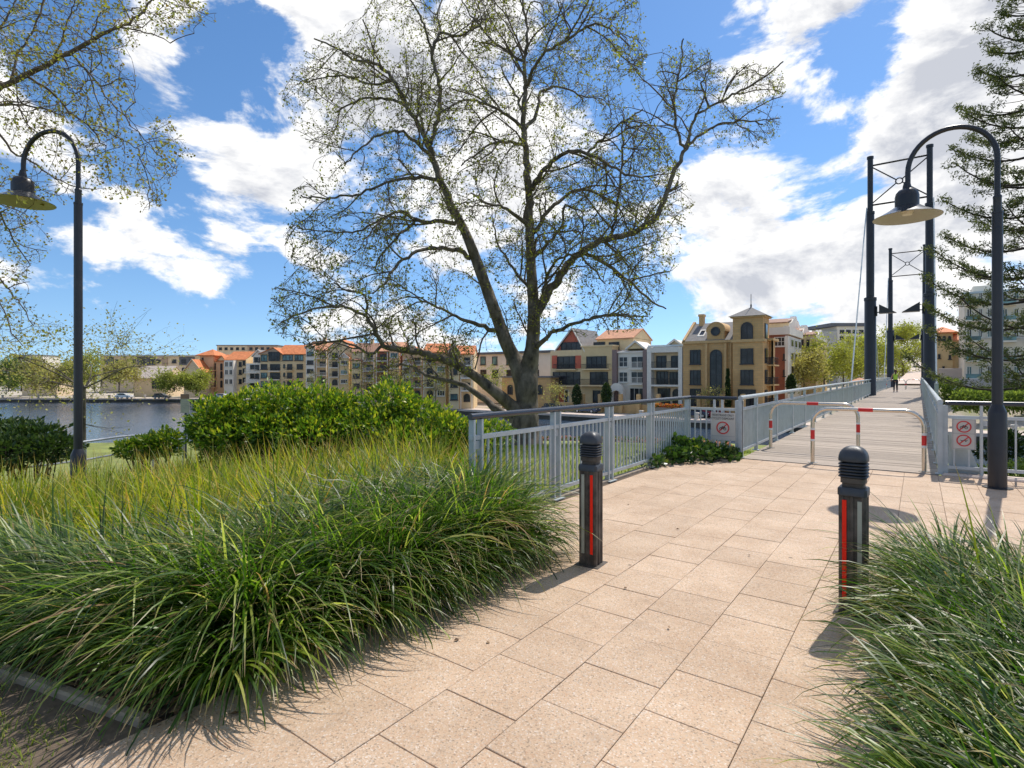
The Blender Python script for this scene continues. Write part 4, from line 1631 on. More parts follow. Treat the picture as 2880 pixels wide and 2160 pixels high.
# ---- beyond the bridge
B = Bld('distant_apartments', 'white apartment block with a dark flat roof above the street trees', ('d', 165), 2325, 2434, -1.0)
B.wall(M['whitew'], 2355, 2434, 918, 14)
B.flat(M['slatewall'], 2340, 2428, 918, 14, over=.6, t=1.0)
B.wall(M['greyw'], 2290, 2354, 932, 14, name='side_wall')
for v in (928, 946, 964, 982):
    for u in (2362, 2380, 2398, 2416):
        B.win(u, v, u + 12, v + 9, nx=2)
B = Bld('villa', 'tan villa with an orange pyramid roof right of the far masts', ('y', 118), 2625, 2745, -1.5)
B.wall(M['ochre'], 2625, 2680, 938, 8)
B.hip(M['tile'], 2625, 2680, 938, 914, 8, over=.7)
B.wall(M['ochre'], 2680.2, 2745, 956, 9, y0=.5, name='side_wall')
B.gable_x(M['tile_pink'], 2676, 2748, 956, 930, 9, y0=.5, wall=M['ochre'])
for u in (2637, 2651, 2666):
    B.win(u, 945, u + 9, 961, style='a')
for (u, v) in ((2638, 996), (2668, 998), (2679, 985), (2650, 1030), (2700, 990)):
    B.win(u, v, u + 7, v + 12, nx=1)
M['apart'] = pm('ivory_render', (.80, .71, .58), .85, var=.08, scale=.5)
B = Bld('white_apartments', 'large white apartment building with teal balconies behind the pine', ('y', 104), 2712, 3100, -2.0)
B.wall(M['apart'], 2712, 3100, 815, 14)
B.flat(M['tin'], 2712, 3100, 815, 14)
B.wall(M['apart'], 2740, 2800, 798, 6, y0=2, name='penthouse')
for j, v in enumerate((822, 868, 925, 980, 1030)):
    for k_, u in enumerate((2718, 2752, 2776, 2818, 2850, 2890, 2930)):
        B.win(u, v, u + (16 if k_ != 1 else 12), v + 24, nx=2, fr='frame_white', gl='glass_teal' if (k_ + j) % 4 == 0 else 'glass')
    for u in (2714, 2812, 2885):
        B.balcony(u, v + 34, u + 44, v + 22, slab='whitew', mat='glass_teal', solid=True, out=1.5)
# ------------------------------------------------------------------ trees
M['bark'] = pm('plane_bark', (.065, .052, .037), .9, var=.5, scale=4.0, col2=(.155, .13, .095), bump=1.0, detail=9, bscale=9, stretch=(1, 1, .55))
M['bark_pale'] = pm('pale_bark', (.16, .125, .09), .9, var=.3, scale=4, bump=.4, bscale=20)
M['bark_dark'] = pm('dark_bark', (.045, .035, .028), .9, var=.35, scale=4, bump=.4, bscale=20)
M['leaf_plane'] = ramp_mat('plane_leaf', [(0, (.14, .10, .04)), (.3, (.16, .155, .03)), (.7, (.25, .26, .04)), (1, (.44, .46, .06))], .5, .42)
M['leaf_over'] = ramp_mat('new_leaf', [(0, (.22, .14, .05)), (.3, (.24, .19, .05)), (.7, (.29, .29, .055)), (1, (.44, .45, .08))], .5, .42)
M['leaf_street'] = ramp_mat('street_leaf', [(0, (.24, .23, .06)), (.5, (.35, .36, .07)), (1, (.48, .49, .10))], .6, .42)
M['leaf_olive'] = ramp_mat('olive_leaf', [(0, (.28, .22, .10)), (.5, (.40, .35, .13)), (1, (.54, .49, .17))], .6, .46)
M['leaf_green'] = ramp_mat('mid_green_leaf', [(0, (.07, .12, .03)), (.5, (.17, .23, .05)), (1, (.32, .38, .08))], .5, .4)
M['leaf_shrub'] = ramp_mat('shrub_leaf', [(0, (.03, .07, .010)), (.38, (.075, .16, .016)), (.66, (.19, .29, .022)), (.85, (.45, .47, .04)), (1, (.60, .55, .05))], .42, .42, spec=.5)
M['leaf_ivy'] = ramp_mat('ivy_leaf', [(0, (.02, .05, .012)), (.6, (.05, .11, .02)), (.9, (.13, .21, .03)), (1, (.30, .34, .05))], .38, .25, spec=.5)
M['leaf_dark'] = ramp_mat('dark_leaf', [(0, (.018, .038, .012)), (.6, (.045, .085, .022)), (1, (.11, .15, .03))], .4, .25)
M['needle'] = ramp_mat('pine_needles', [(0, (.05, .065, .022)), (.6, (.10, .125, .038)), (1, (.19, .19, .06))], .6, .3)


class Tree:
    def __init__(s):
        s.paths, s.nodes, s.rads = [], [], []

    def path(s, pts, rs):
        s.paths.append((pts, rs))
        for p, r in zip(pts, rs):
            s.nodes.append(Vector(p))
            s.rads.append(r)

    def tree_kd(s):
        k = kdtree.KDTree(len(s.nodes))
        for i, p in enumerate(s.nodes):
            k.insert(p, i)
        k.balance()
        return k

    def grow(s, targets, n_pts, r0, r1, wig, sag=0.0, maxlen=None, frac=.62, batch=4, ends=None):
        """join every target to the nearest wood by a wandering branch"""
        for ch in range(batch):
            kd = s.tree_kd()
            for T in targets[ch::batch]:
                T = Vector(T)
                co, i, dist = kd.find(T)
                A = s.nodes[i]
                if dist < .05:
                    continue
                if maxlen and dist > maxlen:
                    T = A + (T - A) * (maxlen / dist)
                    dist = maxlen
                ra = min(s.rads[i] * frac, r0)
                rb = min(r1, ra)
                d = T - A
                off = Vector((random.gauss(0, 1), random.gauss(0, 1), random.gauss(0, .7))) * wig * dist
                off2 = Vector((random.gauss(0, 1), random.gauss(0, 1), random.gauss(0, .7))) * wig * dist
                pts, rs = [], []
                for k_ in range(n_pts):
                    t = k_ / (n_pts - 1)
                    b1 = 4 * t * (1 - t)
                    b2 = math.sin(2 * PI * t)
                    p = A + d * t + off * b1 + off2 * b2 * .5 + Vector((0, 0, sag * dist * b1))
                    pts.append(p)
                    rs.append(ra + (rb - ra) * t)
                s.path(pts, rs)
                if ends is not None:
                    ends.append((pts[-1], (pts[-1] - pts[-2]).normalized(), pts))

    def wood(s, name, mat, parent, sides=((.09, 12), (.03, 7), (.012, 4), (0, 3))):
        vs, fs, o = [], [], 0
        for pts, rs in s.paths:
            n = next(k for r, k in sides if max(rs) >= r)
            k = len(pts)
            P = np.array([tuple(p) for p in pts])
            T = np.gradient(P, axis=0)
            T /= np.linalg.norm(T, axis=1, keepdims=True) + 1e-9
            ref = np.array([.13, .9, .31]) if abs(T[0, 1]) < .8 else np.array([.9, .1, .3])
            X = np.cross(T, ref)
            X /= np.linalg.norm(X, axis=1, keepdims=True) + 1e-9
            Y = np.cross(T, X)
            a = np.arange(n) * 2 * PI / n
            R = np.array(rs)[:, None, None]
            ring = P[:, None, :] + R * (X[:, None, :] * np.cos(a)[None, :, None] + Y[:, None, :] * np.sin(a)[None, :, None])
            vs.append(ring.reshape(-1, 3))
            i = np.arange(k - 1)[:, None] * n
            j = np.arange(n)[None, :]
            j2 = (j + 1) % n
            fs.append(np.stack([i + j, i + j2, i + n + j2, i + n + j], -1).reshape(-1, 4) + o)
            o += k * n
        me = np_mesh(name, np.concatenate(vs), np.concatenate(fs), mat, smooth=True)
        return obj(name, me, parent=parent)


def shoot(start, d, L, n, r0, r1, wob=.22, up=.05, droop=-.10):
    """a wandering shoot: lifts first, droops towards its tip"""
    pts, rs = [start.copy()], [r0]
    d = d.normalized()
    turn = Vector((random.gauss(0, 1), random.gauss(0, 1), random.gauss(0, .6))) * wob * .5
    for i in range(1, n):
        t = i / (n - 1)
        d = d + Vector((random.gauss(0, wob), random.gauss(0, wob), random.gauss(0, wob * .8))) + turn * .5 + Vector((0, 0, up * (1 - t) + droop * t))
        d.normalize()
        pts.append(pts[-1] + d * (L / (n - 1)))
        rs.append(r0 + (r1 - r0) * t)
    return pts, rs


def side_dir(d, ang):
    q = Vector((random.gauss(0, 1), random.gauss(0, 1), random.gauss(0, 1)))
    q = q - d * q.dot(d)
    q.normalize()
    return d * math.cos(ang) + q * math.sin(ang)


def px_of(p):
    X, Y = CA * p.x + SA * p.y, -SA * p.x + CA * p.y
    return CXP + FPX * X / Y, HZ - FPX * (p.z - CAM_H) / Y


def in_crown(p, lobes, k=1.15):
    u, v = px_of(p)
    return any(((u - l[0]) / (l[2] * k)) ** 2 + ((v - l[1]) / (l[3] * k)) ** 2 < 1 for l in lobes)


def branch_out(tr, parents, per_m, L, n, r0, r1, ang, lobes, t0=.15, ends=None, maxr=9.0, wob=.2, up=.05, droop=-.1):
    out = []
    for pts, rs in parents:
        seg = [(pts[i + 1] - pts[i]).length for i in range(len(pts) - 1)]
        tot = sum(seg)
        k = per_m * tot
        k = int(k) + (1 if random.random() < k - int(k) else 0)
        for _ in range(k):
            t = (t0 + (1 - t0) * random.random()) * (len(pts) - 1)
            i = min(int(t), len(pts) - 2)
            r = rs[i]
            if r > maxr:
                continue
            p = pts[i].lerp(pts[i + 1], t - i)
            if not in_crown(p, lobes, 1.1):
                continue
            d = side_dir((pts[i + 1] - pts[i]).normalized(), random.uniform(*ang))
            l_ = L * random.uniform(.5, 1.25)
            a, c = shoot(p, d, l_, n, min(r0, r * .7), min(r1, r * .6), wob, up, droop)
            j = len(a)
            while j > 2 and not in_crown(a[j - 1], lobes, 1.06):
                j -= 1
            if j < 3:
                continue
            a, c = a[:j], c[:j]
            tr.path(a, c)
            out.append((a, c))
            if ends is not None:
                ends.append((a[-1], (a[-1] - a[-2]).normalized(), a))
    return out


def leaves_on(ends, per, size, spread, mat, name, parent, rnd_bias=None, kind=None, aspect=.75):
    C, Dr = [], []
    for (e, d, pts) in ends:
        for _ in range(per):
            t = random.random() ** .35
            q = (len(pts) - 1) * t
            i = min(int(q), len(pts) - 2)
            p = pts[i].lerp(pts[i + 1], q - i)
            C.append((p.x + random.gauss(0, spread), p.y + random.gauss(0, spread), p.z + random.gauss(0, spread)))
    C = np.array(C)
    n = len(C)
    sz = size * RNG.uniform(.55, 1.25, n)
    rnd = np.clip(RNG.normal(.5, .25, n), 0, 1)
    V, F, A = leaf_cloud(C, sz, rnd, aspect)
    return obj(name, np_mesh(name, V, F, mat, A), parent=parent, kind=kind)


def crown_targets(lobes, n, depth_of, dsd):
    w = np.array([l[2] * l[3] * (l[4] if len(l) > 4 else 1) for l in lobes], float)
    w /= w.sum()
    out = []
    for _ in range(n):
        l = lobes[RNG.choice(len(lobes), p=w)]
        while True:
            a, b = random.uniform(-1, 1), random.uniform(-1, 1)
            if a * a + b * b <= 1:
                break
        u, v = l[0] + a * l[2], l[1] + b * l[3]
        D = depth_of(u, v) + random.gauss(0, dsd)
        out.append(atd(u, v, D))
    return out


def shift_tree(paths, origin):
    return [([p - origin for p in pts], rs) for pts, rs in paths]


# ---- the big plane tree
D0 = 22.0


def Z4(x, y):
    return 700 + x / 1.3825, y / 1.3825


LIMBS = [  # (depth drift in metres, [(x, y, radius) ...] traced in one enlarged view)
    (0, [(1072, 1720, 86), (1074, 1660, 64), (1080, 1590, 52), (1084, 1510, 47), (1090, 1430, 40), (1103, 1340, 32), (1108, 1220, 27), (1101, 1100, 24), (1095, 980, 21), (1090, 860, 19), (1088, 740, 17), (1080, 640, 15), (1070, 540, 13), (1068, 440, 11), (1075, 330, 9), (1072, 240, 8), (1085, 120, 6), (1065, 20, 5), (1062, -120, 3)]),
    (1.5, [(1076, 1560, 40), (1050, 1440, 36), (1000, 1330, 30), (960, 1220, 27), (920, 1110, 25), (880, 1000, 23), (840, 900, 20), (790, 800, 17), (745, 700, 15), (705, 580, 13), (670, 510, 11), (620, 420, 9), (560, 310, 8), (490, 250, 7), (400, 225, 5), (330, 180, 4), (250, 150, 3)]),
    (1.5, [(705, 560, 10), (740, 450, 9), (740, 330, 8), (715, 210, 7), (745, 130, 6), (830, 140, 5), (900, 60, 3)]),
    (-1, [(715, 210, 6), (680, 100, 5), (640, 20, 4), (600, -60, 3)]),
    (1, [(745, 130, 5), (735, 60, 4), (760, -40, 3)]),
    (-2, [(720, 620, 9), (660, 560, 8), (590, 510, 6), (520, 520, 5), (440, 570, 4), (370, 640, 3)]),
    (-2.5, [(745, 705, 9), (660, 690, 8), (560, 700, 6), (430, 750, 5), (300, 770, 4), (200, 760, 3)]),
    (-3, [(800, 870, 10), (740, 860, 9), (650, 860, 8), (590, 820, 6), (520, 850, 5), (420, 900, 4), (300, 900, 3), (190, 890, 2.5)]),
    (-1, [(650, 860, 7), (560, 940, 5), (510, 1000, 4), (495, 1040, 3)]),
    (-3, [(860, 1010, 11), (820, 975, 10), (720, 965, 8), (630, 990, 7), (570, 1040, 6), (530, 1100, 5), (480, 1140, 3)]),
    (-3, [(975, 1290, 11), (920, 1270, 10), (850, 1250, 8), (790, 1220, 6), (700, 1180, 5), (620, 1150, 3)]),
    (-4.5, [(1066, 1620, 34), (1000, 1560, 28), (940, 1510, 24), (860, 1450, 20), (760, 1400, 17), (660, 1370, 15), (560, 1355, 13), (520, 1340, 10), (480, 1270, 8), (455, 1230, 7), (380, 1195, 6), (300, 1190, 5), (200, 1220, 4), (120, 1250, 3)]),
    (-1, [(520, 1345, 8), (480, 1375, 6), (420, 1350, 5), (350, 1330, 4), (250, 1330, 3)]),
    (-1, [(455, 1230, 6), (450, 1150, 5), (380, 1130, 4), (330, 1100, 3)]),
    (3.5, [(1050, 1650, 20), (980, 1600, 17), (900, 1540, 14), (840, 1500, 11), (760, 1480, 9), (680, 1450, 7), (600, 1420, 5), (500, 1440, 3)]),
    (3, [(1108, 1240, 22), (1140, 1180, 20), (1190, 1100, 18), (1240, 1030, 16), (1310, 970, 15), (1380, 935, 14), (1480, 910, 13), (1570, 855, 12), (1610, 780, 11), (1640, 700, 10), (1670, 640, 9), (1695, 585, 8), (1740, 540, 6), (1800, 500, 5), (1900, 470, 4), (2000, 480, 3)]),
    (-1, [(1695, 585, 7), (1660, 480, 6), (1655, 360, 5), (1680, 250, 4), (1690, 150, 3)]),
    (1, [(1700, 580, 7), (1730, 460, 6), (1790, 420, 5), (1880, 370, 5), (1990, 310, 4), (2080, 240, 3)]),
    (.5, [(1790, 420, 5), (1760, 330, 4), (1800, 260, 3)]),
    (-1, [(1400, 925, 8), (1430, 820, 6), (1450, 640, 5), (1453, 540, 4), (1450, 440, 3)]),
    (2, [(1310, 985, 9), (1400, 1030, 8), (1470, 1090, 6), (1550, 1160, 5), (1620, 1200, 3)]),
    (-3, [(1098, 740, 12), (1130, 680, 10), (1190, 620, 9), (1260, 585, 8), (1340, 610, 7), (1400, 640, 6), (1480, 680, 5), (1580, 690, 3)]),
    (-1, [(1320, 595, 6), (1380, 530, 5), (1450, 480, 4), (1530, 420, 3)]),
    (3, [(1110, 910, 10), (1140, 850, 9), (1200, 790, 8), (1290, 735, 6), (1380, 770, 5), (1430, 800, 4), (1480, 900, 3)]),
    (3, [(1073, 500, 9), (1120, 450, 8), (1130, 370, 6), (1180, 335, 5), (1250, 350, 4), (1300, 400, 3)]),
    (-3, [(1080, 330, 8), (1110, 260, 7), (1160, 200, 6), (1230, 160, 6), (1320, 100, 5), (1400, 110, 4), (1480, 180, 3)]),
    (-1, [(1230, 150, 5), (1290, 60, 4), (1330, -20, 3)]),
    (2, [(1072, 240, 7), (1020, 210, 6), (940, 150, 5), (880, 80, 4), (850, 40, 3), (820, -30, 3)]),
    (-3, [(1064, 500, 8), (1010, 450, 7), (940, 410, 6), (860, 390, 5), (790, 410, 4), (740, 440, 3)]),
    (-2, [(1074, 565, 7), (1000, 550, 6), (940, 560, 5), (890, 600, 4), (830, 640, 3)]),
    (-3, [(1088, 880, 10), (1030, 830, 8), (980, 800, 6), (930, 790, 5), (860, 750, 3)]),
    (-3, [(1108, 1360, 13), (1170, 1300, 9), (1230, 1270, 8), (1330, 1240, 6), (1420, 1220, 5), (1500, 1230, 3)]),
    (1, [(1068, 440, 7), (1040, 380, 5), (1010, 320, 4), (980, 260, 3)]),
    (1, [(620, 420, 7), (560, 390, 6), (480, 380, 5), (400, 400, 4), (330, 440, 3)]),
    (1, [(560, 310, 6), (470, 330, 5), (390, 300, 4), (300, 300, 3), (180, 330, 2.5)]),
    (-2, [(1095, 1010, 10), (1150, 960, 8), (1215, 880, 6), (1230, 800, 5), (1300, 830, 3)]),
    (2, [(1100, 1130, 9), (1040, 1060, 6), (1000, 1000, 5), (960, 930, 4), (950, 860, 3)]),
    (-3, [(1130, 1180, 9), (1160, 1080, 7), (1200, 1010, 6), (1290, 1000, 5), (1380, 1100, 3)]),
]
pt = Tree()
kd_uv = []
for (drift, L_) in LIMBS:
    pix = [(*Z4(x, y), r / 1.3825) for x, y, r in L_]
    if kd_uv:
        d0 = min(kd_uv, key=lambda q: (q[0] - pix[0][0]) ** 2 + (q[1] - pix[0][1]) ** 2)[2]
    else:
        d0 = D0
    # resample smoothly
    P2 = []
    cl = np.concatenate([[0], np.cumsum([math.hypot(pix[i + 1][0] - pix[i][0], pix[i + 1][1] - pix[i][1]) for i in range(len(pix) - 1)])])
    tot = cl[-1]
    m = max(4, int(tot / 14))
    arr = np.array(pix)

    def cr(t):
        i = min(max(np.searchsorted(cl, t, 'right') - 1, 0), len(pix) - 2)
        f = (t - cl[i]) / (cl[i + 1] - cl[i])
        p0, p1, p2, p3 = arr[max(i - 1, 0)], arr[i], arr[i + 1], arr[min(i + 2, len(pix) - 1)]
        return .5 * ((2 * p1) + (-p0 + p2) * f + (2 * p0 - 5 * p1 + 4 * p2 - p3) * f * f + (-p0 + 3 * p1 - 3 * p2 + p3) * f ** 3)
    pts, rs = [], []
    ph = random.uniform(0, 6)
    for k_ in range(m + 1):
        t = tot * k_ / m
        u, v, r = cr(t)
        big = len(kd_uv) == 0
        D = d0 + drift * (t / tot) + (0 if big else .10 * math.sin(ph + k_ * .9) * min(1, k_ / 3))
        w = 0 if r > 14 else 2.2
        p = atd(u + random.gauss(0, w), v + random.gauss(0, w), D)
        pts.append(p)
        rs.append(max(.014, .88 * r / FPX * D * (1.0 + (0.0 if r < 8 else random.uniform(-.04, .05)))))
        if k_ % 2 == 0:
            kd_uv.append((u, v, D))
    pt.path(pts, rs)
kdA = np.array(kd_uv)


def pt_depth(u, v):
    i = np.argmin((kdA[:, 0] - u) ** 2 + (kdA[:, 1] - v) ** 2)
    return kdA[i, 2]


LOBES = [(1040, 270, 230, 190), (900, 260, 110, 60), (1000, 600, 190, 150), (900, 690, 100, 90), (960, 850, 190, 110), (860, 900, 110, 60), (1100, 950, 240, 100, .9), (1240, 60, 210, 150),
         (1480, 120, 330, 200), (1690, 60, 120, 130), (1400, 460, 260, 220), (1230, 740, 250, 200), (1690, 500, 210, 190), (1720, 700, 190, 120), (1740, 800, 130, 90), (1640, 880, 190, 70),
         (2000, 300, 130, 120), (2090, 330, 110, 90), (1930, 220, 80, 110), (2130, 240, 80, 60), (1880, 580, 70, 80), (1400, 860, 200, 130), (1150, 1030, 180, 60), (1180, 450, 200, 200), (1580, 640, 220, 200), (1200, 230, 220, 180), (1600, 200, 200, 180)]
ends = []
lim = list(pt.paths)
b1 = branch_out(pt, lim, .95, 2.9, 10, .042, .012, (.5, 1.1), LOBES, .08, maxr=.40, wob=.16, up=.12, droop=-.14)
b2 = branch_out(pt, lim[1:] + b1, 1.25, 1.55, 7, .017, .008, (.5, 1.2), LOBES, .15, maxr=.12, wob=.2, up=.08, droop=-.14)
pt.grow(crown_targets(LOBES, 500, pt_depth, 1.7), 7, .014, .007, .12, -.03, maxlen=2.2)
b3 = branch_out(pt, b1 + b2 + pt.paths[-400:], 2.9, .80, 5, .0095, .0062, (.4, 1.1), LOBES, .15, wob=.24, up=.04, droop=-.16)
b4 = branch_out(pt, b2 + b3, 2.5, .42, 4, .0068, .0050, (.4, 1.1), LOBES, .2, ends=ends, wob=.26, up=.0, droop=-.16)
for a, c in b3:
    ends.append((a[-1], (a[-1] - a[-2]).normalized(), a))
pt.grow(crown_targets(LOBES, 3500, pt_depth, 2.0), 4, .0075, .0052, .16, -.05, maxlen=.7, ends=ends)
print('plane tree', len(lim), len(b1), len(b2), len(b3), len(b4), len(ends))
base = atd(*Z4(1075, 1690), D0)
troot = thing('plane_tree', 'big spreading plane tree just coming into leaf behind the railing', 'tree', (base.x, base.y, terr(base.x, base.y)))
# roots flare down to the ground
bz = pt.paths[0][0][0]
gz0 = terr(bz.x, bz.y) - .3
pt.paths[0] = ([Vector((bz.x, bz.y, gz0)), Vector((bz.x, bz.y, (gz0 + bz.z) / 2))] + pt.paths[0][0], [1.25, 1.02] + pt.paths[0][1])
pt.paths = shift_tree(pt.paths, troot.location)
main_paths, rest_paths = pt.paths[:len(LIMBS)], pt.paths[len(LIMBS):]
pt.paths = [main_paths[0]]
pt.wood('trunk', M['bark'], troot)
for mp_ in main_paths[1:]:
    pt.paths = [mp_]
    pt.wood('limb', M['bark'], troot)
pt.paths = rest_paths
M['twig'] = pm('twig_bark', (.115, .088, .062), .9, var=.3)
pt.wood('branches', M['twig'], troot)
ends = [(e - troot.location, d, [p - troot.location for p in pts]) for e, d, pts in ends]
leaves_on([e for e in ends if random.random() < .72], 3, .092, .045, M['leaf_plane'], 'crown', troot)

# ---- tree overhanging from the left
D1 = 9.0


def Z5(x, y):
    return x / 1.6586, y / 1.6586


ot = Tree()
tb = atd(-560, 1060, D1)
tb.z = terr(tb.x, tb.y)
kd_uv = []
L5 = [(0, [(-420, 700, 26), (-200, 540, 20), (0, 410, 15), (150, 335, 13), (280, 270, 11), (400, 205, 10), (500, 150, 8), (600, 110, 6), (680, 40, 5), (740, -40, 3)]),
      (-1, [(-300, 560, 9), (-120, 500, 8), (0, 488, 6), (110, 492, 5), (220, 510, 4), (330, 560, 3)]),
      (.8, [(120, 350, 7), (230, 420, 6), (330, 520, 5), (430, 600, 4), (520, 720, 3)]),
      (-.8, [(330, 250, 6), (420, 340, 5), (520, 480, 4), (640, 620, 3), (760, 740, 2.5), (850, 810, 2)]),
      (.6, [(-100, 470, 7), (-20, 600, 6), (80, 720, 5), (200, 790, 4), (320, 860, 3), (480, 900, 2)]),
      (1, [(-300, 640, 9), (-150, 800, 7), (-20, 960, 5), (40, 1080, 4), (100, 1180, 3), (150, 1260, 2)]),
      (-.6, [(-260, 700, 8), (-180, 1000, 6), (-60, 1240, 5), (30, 1340, 4), (100, 1420, 3), (180, 1560, 2)]),
      (.5, [(50, 385, 6), (80, 250, 5), (150, 150, 4), (200, 30, 4), (230, -60, 3)]),
      (-.5, [(250, 285, 5), (300, 150, 4), (340, 40, 3), (360, -50, 3)]),
      (.4, [(-200, 540, 7), (-100, 300, 6), (-20, 150, 5), (60, 40, 4), (100, -60, 3)]),
      (.4, [(560, 125, 4), (680, 150, 3), (800, 190, 3), (950, 140, 2)]),
      (-.4, [(420, 600, 4), (560, 640, 3), (640, 700, 3), (700, 880, 2), (690, 1000, 2)]),
      (0, [(-60, 1240, 4), (0, 1420, 3), (60, 1550, 2.5), (120, 1640, 2)])]
for (drift, L_) in L5:
    pix = [(*Z5(x, y), r / 1.6586) for x, y, r in L_]
    d0 = min(kd_uv, key=lambda q: (q[0] - pix[0][0]) ** 2 + (q[1] - pix[0][1]) ** 2)[2] if kd_uv else D1
    pts, rs = [], []
    for i in range(len(pix) - 1):
        for f in (0, .25, .5, .75):
            u = pix[i][0] + (pix[i + 1][0] - pix[i][0]) * f + random.gauss(0, 2.5)
            v = pix[i][1] + (pix[i + 1][1] - pix[i][1]) * f + random.gauss(0, 2.5)
            r = pix[i][2] + (pix[i + 1][2] - pix[i][2]) * f
            D = d0 + drift * (i + f) / len(pix)
            pts.append(atd(u, v, D))
            rs.append(max(.007, r / FPX * D * .9))
            kd_uv.append((u, v, D))
    ot.path(pts, rs)
kdB = np.array(kd_uv)


def ot_depth(u, v):
    i = np.argmin((kdB[:, 0] - u) ** 2 + (kdB[:, 1] - v) ** 2)
    return kdB[i, 2]


def zl(x, y, a, b, w=1):
    u, v = Z5(x, y)
    return (u, v, a / 1.6586, b / 1.6586, w)


OL = [zl(250, 130, 420, 160), zl(700, 60, 240, 100, 1.3), zl(900, 70, 100, 70, .8), zl(120, 430, 260, 200), zl(420, 480, 220, 200), zl(480, 680, 160, 170, .8), zl(540, 830, 120, 90, .7), zl(230, 780, 230, 150, .45), zl(60, 950, 160, 130),
      zl(110, 1120, 110, 110), zl(30, 1300, 110, 130), zl(60, 1500, 140, 110), zl(200, 1560, 110, 70), zl(780, 730, 110, 70, .7), zl(680, 900, 90, 80, .7), zl(700, 800, 120, 120, .8), zl(760, 640, 90, 90), zl(-250, 300, 300, 400, .4), zl(-250, 900, 250, 400, .3)]
oends = []
ot.grow(crown_targets(OL, 260, ot_depth, .5), 6, .02, .007, .10, -.03, maxlen=2.3)
OLX = [(l[0], l[1], l[2] * 1.1, l[3] * 1.1) for l in OL]
o1 = branch_out(ot, list(ot.paths), 1.3, .95, 8, .012, .005, (.4, 1.1), OLX, .1, wob=.2, up=.05, droop=-.16)
o2 = branch_out(ot, o1, 3.2, .45, 6, .0055, .0032, (.4, 1.1), OLX, .12, wob=.24, up=.04, droop=-.18, ends=oends)
o3 = branch_out(ot, o1 + o2, 2.6, .26, 4, .0036, .0026, (.4, 1.1), OLX, .2, wob=.26, up=.02, droop=-.18, ends=oends)
print('overhanging', len(o1), len(o2), len(o3))
ot.grow(crown_targets(OL, 900, ot_depth, .8), 5, .007, .0035, .12, -.04, maxlen=.75)
ot.grow(crown_targets(OL, 2600, ot_depth, .9), 4, .0036, .0026, .14, -.04, maxlen=.42, ends=oends)
oroot = thing('overhanging_tree', 'tree leaning in from the left edge with small yellow green new leaves', 'tree', tb)
st = Vector(ot.paths[0][0][0])
ot.paths.append(([tb - Vector((0, 0, .3)), tb + Vector((.05, .1, 1.2)), tb.lerp(st, .6) + Vector((-.1, 0, .5)), st], [.33, .27, .21, .16]))
ot.paths = shift_tree(ot.paths, oroot.location)
ot.wood('branches', M['twig'], oroot, sides=((.09, 10), (.02, 6), (.006, 4), (0, 3)))
oends = [(e, d, [p - oroot.location for p in pts]) for e, d, pts in oends]
leaves_on([e for e in oends if random.random() < .75], 3, .050, .03, M['leaf_over'], 'crown', oroot)


# ---- smaller trees: trunk with limbs, ragged leafy crown
def small_tree(name, label, base, h, rad, leafm, barkm, n_limb=14, n_tw=120, n_leaf=1500, lsize=.25, trunk=.14, crown0=.30, squash=1.0, group=None, spread=.3, lean=0.0, seed=1, gap=.0):
    rs_ = random.Random(seed)
    tr = Tree()
    th = h * (crown0 + .12)
    p0 = Vector((0, 0, -.3))
    tr.path([p0, Vector((lean * .2, 0, th * .5)), Vector((lean * .5, .05, th))], [trunk, trunk * .8, trunk * .65])
    cz, rz_ = h * (1 + crown0) / 2, h * (1 - crown0) / 2

    def inside(k):
        while True:
            x, y, z = (rs_.uniform(-1, 1) for _ in range(3))
            q = x * x + y * y + z * z
            if q < 1 and q > k:
                s_ = 1 - .35 * max(0, z)
                return Vector((x * rad * s_ + lean, y * rad * s_, cz + z * rz_))
    lobes = [inside(.25) for _ in range(n_limb)]
    tr.grow(lobes, 5, trunk * .5, trunk * .12, .08, .05, batch=2)
    e2 = []
    tg = []
    for _ in range(n_tw):
        c = rs_.choice(lobes)
        tg.append(c + Vector((rs_.gauss(0, 1), rs_.gauss(0, 1), rs_.gauss(0, .8))) * rad * rs_.uniform(.18, .42))
    tr.grow(tg, 4, trunk * .16, trunk * .05, .12, 0, batch=2, ends=e2)
    root = thing(name, label, 'tree', base, rs_.uniform(0, 6), group)
    tr.wood('trunk', M[barkm], root, sides=((.06, 8), (.02, 5), (0, 3)))
    leaves_on(e2, max(1, n_leaf // len(e2)), lsize, spread, M[leafm], 'crown', root)
    return root


def tree_at(label, u, D, v_top, v_base, rad_px, leafm, barkm='bark_pale', group='street trees across the water', name='street_tree', z0=None, **kw):
    b_ = atd(u, v_base, D)
    t_ = atd(u, v_top, D)
    if z0 is None:
        z0 = b_.z
    small_tree(name, label, (b_.x, b_.y, z0), t_.z - z0, rad_px / FPX * D, leafm, barkm, **kw)


